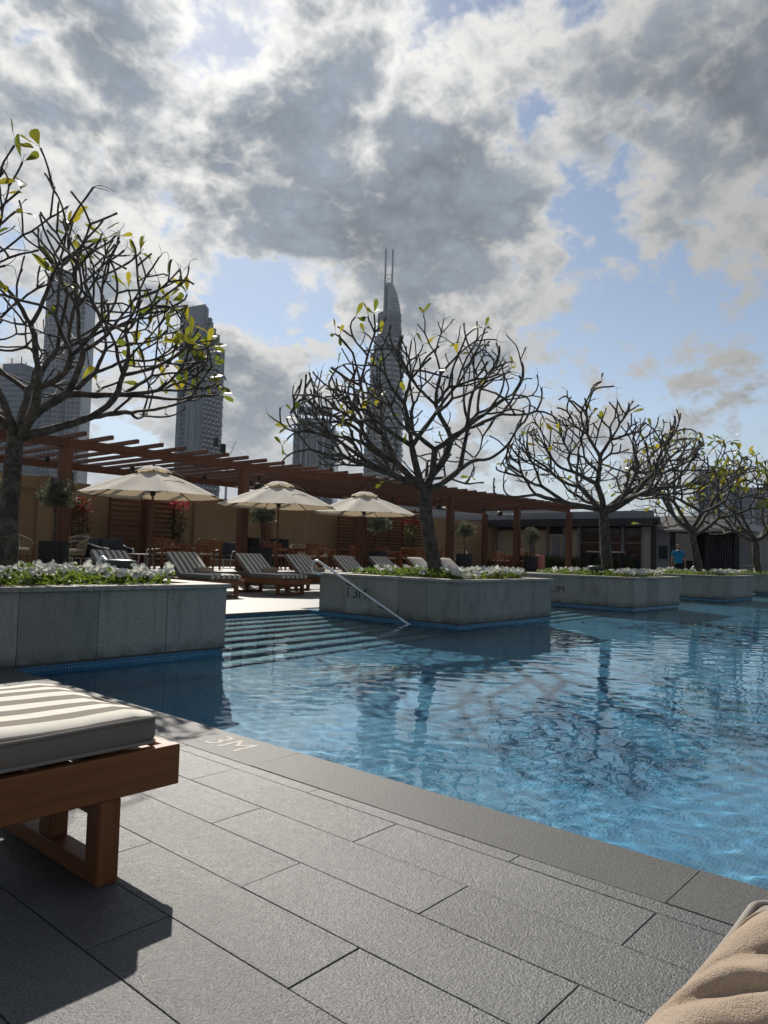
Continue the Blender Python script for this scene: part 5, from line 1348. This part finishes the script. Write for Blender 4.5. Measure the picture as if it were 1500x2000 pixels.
def hand(root, x, y, z, sy, down=(0.0, 0.0, -1.0)):
    v = [(x, y, z, 0.024, 0.034), (x, y, z-0.085, 0.018, 0.036)]; e = [(0, 1)]
    mb = skin_mesh('hand', v, e, 0, 1); h = mobj('hand', mb, 'skin', root)
    for k in range(4):
        L = (0.070, 0.078, 0.074, 0.058)[k]; fx = x+0.030-0.020*k
        MB().tube([(fx, y, z-0.085), (fx+0.004, y-sy*0.006, z-0.085-L*0.55), (fx+0.006, y-sy*0.016, z-0.085-L)], [0.0095, 0.0088, 0.007], 6).build('finger', 'skin', h)
    MB().tube([(x+0.03, y, z-0.02), (x+0.055, y-sy*0.008, z-0.055), (x+0.058, y-sy*0.014, z-0.09)], [0.011, 0.010, 0.008], 6).build('thumb', 'skin', h)
    return h
def standing_man(x, y, rz):
    root = empty('person', (x, y, 0), rz); root.scale = (1.06, 1.06, 1.04); tag(root, 'man in a blue T-shirt and dark shorts walking in front of the dark pavilion', 'person')
    V = [(0, 0, 0.95, .13, .16), (0, 0, 1.15, .115, .15), (0, 0, 1.36, .12, .18), (0, 0, 1.47, .06, .07), (0.01, 0, 1.56, .052, .052),
         (0, 0.19, 1.41, .062), (0, 0.255, 1.16, .047), (0.03, 0.285, 0.93, .032), (0.045, 0.285, 0.87, .027),
         (0, -0.19, 1.41, .062), (-0.03, -0.26, 1.16, .047), (0.03, -0.29, 0.93, .032), (0.045, -0.29, 0.87, .027),
         (0.0, 0.10, 0.88, .095), (0.10, 0.11, 0.50, .062), (0.10, 0.11, 0.30, .058), (0.07, 0.11, 0.09, .038), (0.09, 0.115, 0.045, .042), (0.22, 0.13, 0.03, .030),
         (0.0, -0.10, 0.88, .095), (0.02, -0.11, 0.50, .062), (-0.06, -0.11, 0.30, .058), (-0.14, -0.11, 0.10, .038), (-0.13, -0.115, 0.05, .042), (0.0, -0.13, 0.03, .030)]
    E_ = [(0, 1), (1, 2), (2, 3), (3, 4), (2, 5), (5, 6), (6, 7), (7, 8), (2, 9), (9, 10), (10, 11), (11, 12), (0, 13), (13, 14), (14, 15), (15, 16), (16, 17), (17, 18), (0, 19), (19, 20), (20, 21), (21, 22), (22, 23), (23, 24)]
    mobj('body', skin_mesh('body', V, E_, 0), 'skin', root)
    S = [(0, 0, 0.80, .180, .215), (0, 0, 1.12, .150, .185), (0, 0, 1.36, .135, .195), (0, 0, 1.475, .075, .085), (0, 0.20, 1.41, .094), (-0.002, 0.245, 1.20, .080), (0, -0.20, 1.41, .094), (-0.015, -0.248, 1.20, .080)]
    mobj('t_shirt', skin_mesh('t_shirt', S, [(0, 1), (1, 2), (2, 3), (2, 4), (4, 5), (2, 6), (6, 7)], 0), 'blue_shirt', root)
    T = [(0, 0, 1.02, .160, .195), (0, 0, 0.92, .165, .20), (0.0, 0.105, 0.84, .135), (0.08, 0.115, 0.52, .10), (0, -0.105, 0.84, .135), (0.015, -0.115, 0.52, .10)]
    mobj('shorts', skin_mesh('shorts', T, [(0, 1), (1, 2), (2, 3), (1, 4), (4, 5)], 1), 'dark_shorts', root)
    for fx, fy in ((0.15, 0.122), (-0.07, -0.122)):
        MB().rbox(fx-0.14, fx+0.13, fy-0.055, fy+0.055, 0.0, 0.095, 0.035, 2, True).build('shoe', 'dark_shorts', root)
    head_parts(root, 0.025, 0, 1.655, 'hair', beard=True)
    hand(root, 0.05, 0.285, 0.865, 1); hand(root, 0.05, -0.29, 0.865, -1)
standing_man(35.5, 12.23, math.atan2(-12.2, -35.5)+0.25)
def seated(x, y, rz):
    root = empty('person', (x, y, TZ), rz); tag(root, 'person with reddish brown hair seated at the teak table, half hidden by a pergola post', 'person')
    V = [(0, 0, 0.56, .13, .16), (-0.05, 0, 0.80, .11, .145), (-0.09, 0, 1.00, .11, .17), (-0.09, 0, 1.11, .052, .06), (-0.07, 0, 1.20, .048),
         (-0.09, 0.17, 1.05, .055), (0.0, 0.24, 0.84, .043), (0.22, 0.17, 0.78, .030), (0.30, 0.13, 0.79, .026),
         (-0.09, -0.17, 1.05, .055), (0.0, -0.24, 0.84, .043), (0.22, -0.17, 0.78, .030), (0.30, -0.13, 0.79, .026),
         (0.06, 0.10, 0.55, .09), (0.46, 0.11, 0.54, .062), (0.48, 0.11, 0.28, .052), (0.46, 0.11, 0.08, .036), (0.58, 0.12, 0.035, .030),
         (0.06, -0.10, 0.55, .09), (0.46, -0.11, 0.54, .062), (0.48, -0.11, 0.28, .052), (0.46, -0.11, 0.08, .036), (0.58, -0.12, 0.035, .030)]
    E_ = [(0, 1), (1, 2), (2, 3), (3, 4), (2, 5), (5, 6), (6, 7), (7, 8), (2, 9), (9, 10), (10, 11), (11, 12), (0, 13), (13, 14), (14, 15), (15, 16), (16, 17), (0, 18), (18, 19), (19, 20), (20, 21), (21, 22)]
    mobj('body', skin_mesh('body', V, E_, 0), 'skin', root)
    S = [(0, 0, 0.56, .145, .175), (-0.05, 0, 0.80, .125, .16), (-0.09, 0, 1.00, .125, .185), (-0.09, 0, 1.10, .07, .08), (-0.09, 0.18, 1.05, .068), (-0.05, 0.22, 0.93, .06), (-0.09, -0.18, 1.05, .068), (-0.05, -0.22, 0.93, .06)]
    mobj('top', skin_mesh('top', S, [(0, 1), (1, 2), (2, 3), (2, 4), (4, 5), (2, 6), (6, 7)], 0), 'pale_top', root)
    T = [(0, 0, 0.57, .138, .168), (0.08, 0.10, 0.555, .105), (0.34, 0.11, 0.55, .085), (0.08, -0.10, 0.555, .105), (0.34, -0.11, 0.55, .085)]
    mobj('shorts', skin_mesh('shorts', T, [(0, 1), (1, 2), (0, 3), (3, 4)], 0), 'dark_shorts', root)
    head_parts(root, -0.05, 0, 1.29, 'brown_hair', longhair=True)
    for sy in (-1, 1):
        h = MB().rbox(0.27, 0.37, sy*0.13-0.035, sy*0.13+0.035, 0.765, 0.795, 0.012, 2, True).build('hand', 'skin', root)
        for k in range(4): MB().tube([(0.365, sy*0.13-0.027+0.018*k, 0.782), (0.41, sy*0.13-0.027+0.018*k, 0.785), (0.44-0.008*abs(k-1), sy*0.13-0.027+0.018*k, 0.772)], [0.009, 0.0085, 0.007], 6).build('finger', 'skin', h)
        MB().tube([(0.30, sy*0.095, 0.78), (0.34, sy*0.07, 0.785), (0.37, sy*0.068, 0.78)], [0.010, 0.009, 0.007], 6).build('thumb', 'skin', h)
seated(31.80, 18.72, PI)

# ================================================================== CITY TOWERS
RH = Vector((0.6552, -0.7554, 0)); FH = Vector((0.7554, 0.6552, 0))
def m_far_glass(t, c1, c2, sx=1.5, sz=3.6, frame=(0.10, 0.125, 0.155)):
    o = t.coord('Object'); n = t.node('ShaderNodeNewGeometry').outputs['Normal']
    x, y, z = t.sep(o); u = t.math('ADD', x, y)
    br = t.node('ShaderNodeTexBrick', offset=0.0); t.put(br.inputs['Vector'], t.comb(u, z, 0.0))
    br.inputs['Scale'].default_value = 1.0; br.inputs['Brick Width'].default_value = sx; br.inputs['Row Height'].default_value = sz; br.inputs['Mortar Size'].default_value = 0.10
    br.inputs['Color1'].default_value = (*c1, 1); br.inputs['Color2'].default_value = (*c2, 1); br.inputs['Mortar'].default_value = (*frame, 1)
    return pbsdf(t, br.outputs[0], 0.16, spec=0.6)
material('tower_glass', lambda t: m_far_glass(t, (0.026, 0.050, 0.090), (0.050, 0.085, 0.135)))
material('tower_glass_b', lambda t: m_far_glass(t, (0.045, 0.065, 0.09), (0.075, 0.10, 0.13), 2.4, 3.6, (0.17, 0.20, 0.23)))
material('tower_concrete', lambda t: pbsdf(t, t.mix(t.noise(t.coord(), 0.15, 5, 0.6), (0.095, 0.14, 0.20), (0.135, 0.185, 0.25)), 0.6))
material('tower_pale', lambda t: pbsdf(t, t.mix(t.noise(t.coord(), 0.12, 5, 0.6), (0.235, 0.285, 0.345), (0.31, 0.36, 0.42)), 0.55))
def site(px, depth):       # ground point in the city at a given bearing and distance (metres)
    return RH*((px-750-9)/1425.4*depth) + FH*depth
def tower_root(name, pos, th, label, cat='skyscraper'):
    ex = RH*math.cos(th) - FH*math.sin(th)
    root = empty(name, (pos.x, pos.y, -3), math.atan2(ex.y, ex.x)); tag(root, label, cat, 'city towers beyond the terrace'); return root
def stuff(o): o['kind'] = 'stuff'; return o
# slab tower with stepped crown (left of centre)
t1 = tower_root('slab_tower', site(391, 500), R(28), 'tall dark slab tower with pale fins and a stepped crown, left of center')
W_, D_m, H_ = 22.4, 22.0, 172.0
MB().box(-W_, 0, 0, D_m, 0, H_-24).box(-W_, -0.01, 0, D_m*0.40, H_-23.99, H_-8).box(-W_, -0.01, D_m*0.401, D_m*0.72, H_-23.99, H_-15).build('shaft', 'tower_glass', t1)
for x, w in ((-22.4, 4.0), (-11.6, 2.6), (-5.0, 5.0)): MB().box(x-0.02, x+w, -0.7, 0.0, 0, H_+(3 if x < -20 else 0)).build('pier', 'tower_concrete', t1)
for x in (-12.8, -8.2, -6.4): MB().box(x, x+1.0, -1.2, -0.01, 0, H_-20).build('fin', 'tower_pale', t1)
MB().box(-W_, 0.0, -0.72, 0.6, H_-10, H_+2.5).build('crown_screen', 'tower_concrete', t1)
m = MB()
for k in range(46): m.box(-18.3, -13.0, -1.3, -0.01, 6+k*3.3, 6.9+k*3.3)
stuff(m.build('balcony_column', 'tower_concrete', t1))
for c in range(5):
    y0 = 1.0+c*4.25; hh = H_-4-c*6.5
    MB().box(-1.2, 1.1, y0-0.9, y0-0.05, 0, hh+5).build('fin', 'tower_concrete', t1)
    m = MB(); nf = int(hh/3.3)
    for k in range(nf-4): m.box(0.0, 1.5, y0+0.1+(0.9 if k % 2 else 0.0), y0+2.3+(0.9 if k % 2 else 0), 3+k*3.3, 4.35+k*3.3)
    stuff(m.build('balcony_column', 'tower_pale', t1))
for c in range(4): MB().box(-3.0, -1.0, 3.2+c*4.2, 4.6+c*4.2, H_-24, H_+1-c*6.0).build('crown_pier', 'tower_concrete', t1)
# spired tower (centre)
t2 = tower_root('spired_tower', site(752, 500), 0.0, 'tallest tower with twin spires and a curved sail crown, behind the second tree')
def ellipse_prism(m, a, b, z0, z1, cx=0, cy=0, n=36, smooth=True):
    vs = []
    for z in (z0, z1):
        for k in range(n): an = 2*PI*k/n; vs.append((cx+a*math.cos(an), cy+b*math.sin(an), z))
    m.add(vs, [(k, (k+1) % n, n+(k+1) % n, n+k) for k in range(n)], smooth); m.add(vs[n:], [tuple(range(n))]); return m
TIERS = [(0, 78, 13.2, 12.5, 0.0), (78, 118, 12.5, 11.6, 0.4), (118, 142, 11.2, 10.6, 0.9), (142, 154, 9.6, 9.6, 1.4), (154, 168.5, 7.9, 8.6, 1.9)]
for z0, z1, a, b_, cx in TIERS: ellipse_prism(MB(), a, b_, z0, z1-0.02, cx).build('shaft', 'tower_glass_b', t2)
for ti, (z0, z1, a, b_, cx) in enumerate(TIERS):
    m = MB(); z = z0+1.5
    while z < z1-0.5:
        ellipse_prism(m, a+0.55+0.25*math.sin(z), b_+0.55, z, z+(1.15 if ti < 4 else 0.5), cx); z += 3.5
    stuff(m.build('floor_slabs', 'tower_pale' if ti != 4 else 'tower_concrete', t2))
    for an in (200, 232, 262, 290, 322):
        ca, sa = math.cos(R(an)), math.sin(R(an)); MB().box(cx+a*ca-0.5, cx+a*ca+0.5, b_*sa-1.1, b_*sa+0.6, z0, z1).build('rib', 'tower_concrete', t2)
ellipse_prism(MB(), 8.3, 9.0, 167.5, 170.5, 1.9).build('drum_rim', 'tower_concrete', t2)
vs = []; prof = [(-3.6, 168)] + [(-3.3, 191.5), (-0.2, 192.5)] + [(-0.2+9.6*math.sin(R(k*9)), 192.5-38*(1-math.cos(R(k*9)))) for k in range(1, 11)]
prof = [(x+1.0, z) for x, z in prof]; n = len(prof)
for y in (-3.5, 3.5): vs += [(x, y, z) for x, z in prof]
MB().add(vs, [tuple(range(n)), tuple(reversed(range(n, 2*n)))] + [(k, n+k, n+(k+1) % n, (k+1) % n) for k in range(n)]).build('sail', 'tower_pale', t2)
MB().box(-1.6, 0.1, -3.8, -3.51, 168, 190).build('sail_strip', 'tower_glass', t2)
for k in range(5): MB().box(2.8, 7.0-k*0.2, -3.75, -3.51, 172+k*2.1, 172.7+k*2.1).build('sail_louvre', 'tower_concrete', t2)
for x in (-1.9, 3.0): MB().tube([(x, 0, 168), (x, 0, 214), (x, 0, 216), (x, 0, 218.5)], [0.75, 0.62, 0.75, 0.05], 10).build('spire', 'tower_pale', t2)
MB().bar((-1.9, 0, 193.5), (3.0, 0, 198.5), 0.25, 0.25).bar((-1.9, 0, 198.5), (3.0, 0, 193.5), 0.25, 0.25).bar((-1.9, 0, 199), (3.0, 0, 199), 0.3, 0.3).build('brace', 'tower_pale', t2)
# rounded tower behind the left tree
t3 = tower_root('rounded_tower', site(121, 520), 0.0, 'tall rounded tower with a pale window grid, behind the left tree')
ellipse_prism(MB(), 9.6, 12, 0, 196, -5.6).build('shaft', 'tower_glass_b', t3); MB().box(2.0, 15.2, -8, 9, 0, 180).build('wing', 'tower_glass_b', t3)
ellipse_prism(MB(), 8.2, 10.5, 196, 201, -5.6).build('crown', 'tower_concrete', t3)
m = MB(); m2 = MB()
for k in range(54):
    ellipse_prism(m, 9.95, 12.35, 2+k*3.6, 2.75+k*3.6, -5.6, n=30)
    if k < 49: m2.box(3.9, 15.5, -8.35, -8.0, 2+k*3.6, 2.75+k*3.6)
stuff(m.build('floor_slabs', 'tower_pale', t3)); stuff(m2.build('floor_slabs', 'tower_pale', t3))
for an in range(185, 356, 17): ca, sa = math.cos(R(an)), math.sin(R(an)); MB().box(-5.6+9.9*ca-0.25, -5.6+9.9*ca+0.25, 12.2*sa-0.3, 12.2*sa+0.3, 0, 196).build('mullion', 'tower_pale', t3)
for x in (5, 8, 11, 14.8): MB().box(x, x+0.5, -8.6, -8.01, 0, 180).build('mullion', 'tower_pale', t3)
# banded block at the left edge
t4 = tower_root('banded_block', site(14, 480), R(12), 'banded grey office block at the left edge, behind the tree')
MB().box(-18, 9.5, 0, 18, 0, 119).build('shaft', 'tower_glass', t4)
m = MB()
for k in range(33): m.box(-18.4, 9.9, -0.45, 18.3, 2+k*3.6, 3.6+k*3.6)
stuff(m.build('floor_bands', 'tower_concrete', t4))
MB().box(-10, 5, 3, 14, 119, 125).build('plant_room', 'tower_concrete', t4)
for x in (-4, 3.4, 7.0): MB().tube([(x, 4, 119), (x, 4, 133-abs(x))], 0.35, 6).build('mast', 'tower_concrete', t4)
# mid-rise with curved colonnade top
t5 = tower_root('colonnade_tower', site(611, 480), R(6), 'shorter blue-grey tower with a rounded open colonnade on top, left of the spired tower')
MB().box(-12.6, 14.8, 0, 20, 0, 86).build('shaft', 'tower_glass', t5)
ellipse_prism(MB(), 11.5, 9, 0, 92, 0.5, 4).build('bow_front', 'tower_glass_b', t5)
m = MB()
for k in range(26):
    an = R(180+k*7.2); MB().box(0.5+11.6*math.cos(an)-0.35, 0.5+11.6*math.cos(an)+0.35, 4+9.1*math.sin(an)-0.35, 4+9.1*math.sin(an)+0.35, 92, 97.0).build('column', 'tower_concrete', t5) if k % 2 == 0 else None
ellipse_prism(MB(), 12.0, 9.5, 97.0, 99.5, 0.5, 4).build('crown_ring', 'tower_concrete', t5)
for x in (-12.5, -6.2, -2.6, 4.5, 8.2, 14.2): MB().box(x, x+0.8, -5.6 if -8 < x < 9 else -0.6, 4, 0, 88).build('fin', 'tower_pale', t5)
for z in (48, 76): MB().box(-12.9, 15.1, -0.3, 4, z, z+0.9).build('band', 'tower_concrete', t5)
# hazy blocks at the right
for nm, px, dep, w, h, lab in (('distant_block', 1412, 420, 22, 58, 'pale hazy apartment block behind the fourth tree'), ('distant_block', 1478, 380, 24, 44, 'hazy grey block behind the tree at the right edge')):
    t6 = tower_root(nm, site(px, dep), R(15), lab, 'building')
    MB().box(-w/2, w/2, 0, 18, 0, h).build('shaft', 'tower_glass', t6)
    m = MB()
    for k in range(int(h/3.5)): m.box(-w/2-0.4, w/2+0.4, -0.8, 18.3, 2+k*3.5, 3.3+k*3.5)
    stuff(m.build('floor_bands', 'tower_concrete', t6))
    for q in range(5): MB().box(-w/2+q*w/4-0.4, -w/2+q*w/4+0.4, -1.0, -0.01, 0, h+1).build('pier', 'tower_pale', t6)
# crane far behind the pergola
cr = tower_root('tower_crane', site(446, 500), 0.0, 'thin pale crane jib just above the pergola, right of the slab tower', 'crane')
mb = MB()
for k in range(10):
    p, q = Vector((0, 0, 66)).lerp(Vector((5.5, 0, 79)), k/10), Vector((0, 0, 66)).lerp(Vector((5.5, 0, 79)), (k+1)/10)
    o1 = Vector((0.6, 0, -0.25)); mb.bar(p, q, 0.16, 0.16); mb.bar(p+o1, q+o1, 0.16, 0.16); mb.bar(p, q+o1, 0.1, 0.1)
stuff(mb.build('jib', 'tower_pale', cr)); MB().box(-0.7, 0.7, -0.7, 0.7, 0, 66).build('mast', 'tower_pale', cr)

# ================================================================== HAZE
HAZE = 0.00009
hz = MB().box(-2600, 2600, -2600, 2600, -4, 226).build('haze', None); tag(hz, kind='stuff')
hm = bpy.data.materials.new('haze_air'); hm.use_nodes = True; hm.node_tree.nodes.clear()
t = NT(hm.node_tree); v = t.node('ShaderNodeVolumePrincipled'); v.inputs['Density'].default_value = HAZE; v.inputs['Color'].default_value = (0.82, 0.90, 1.0, 1); v.inputs['Anisotropy'].default_value = 0.35
t.l.new(v.outputs[0], t.node('ShaderNodeOutputMaterial').inputs['Volume']); hz.data.materials.append(hm)
g.data.transform(Matrix.Scale(2500/9000, 4)); 
for vv in g.data.vertices: vv.co.z = -3
SC.cycles.volume_max_steps = 64
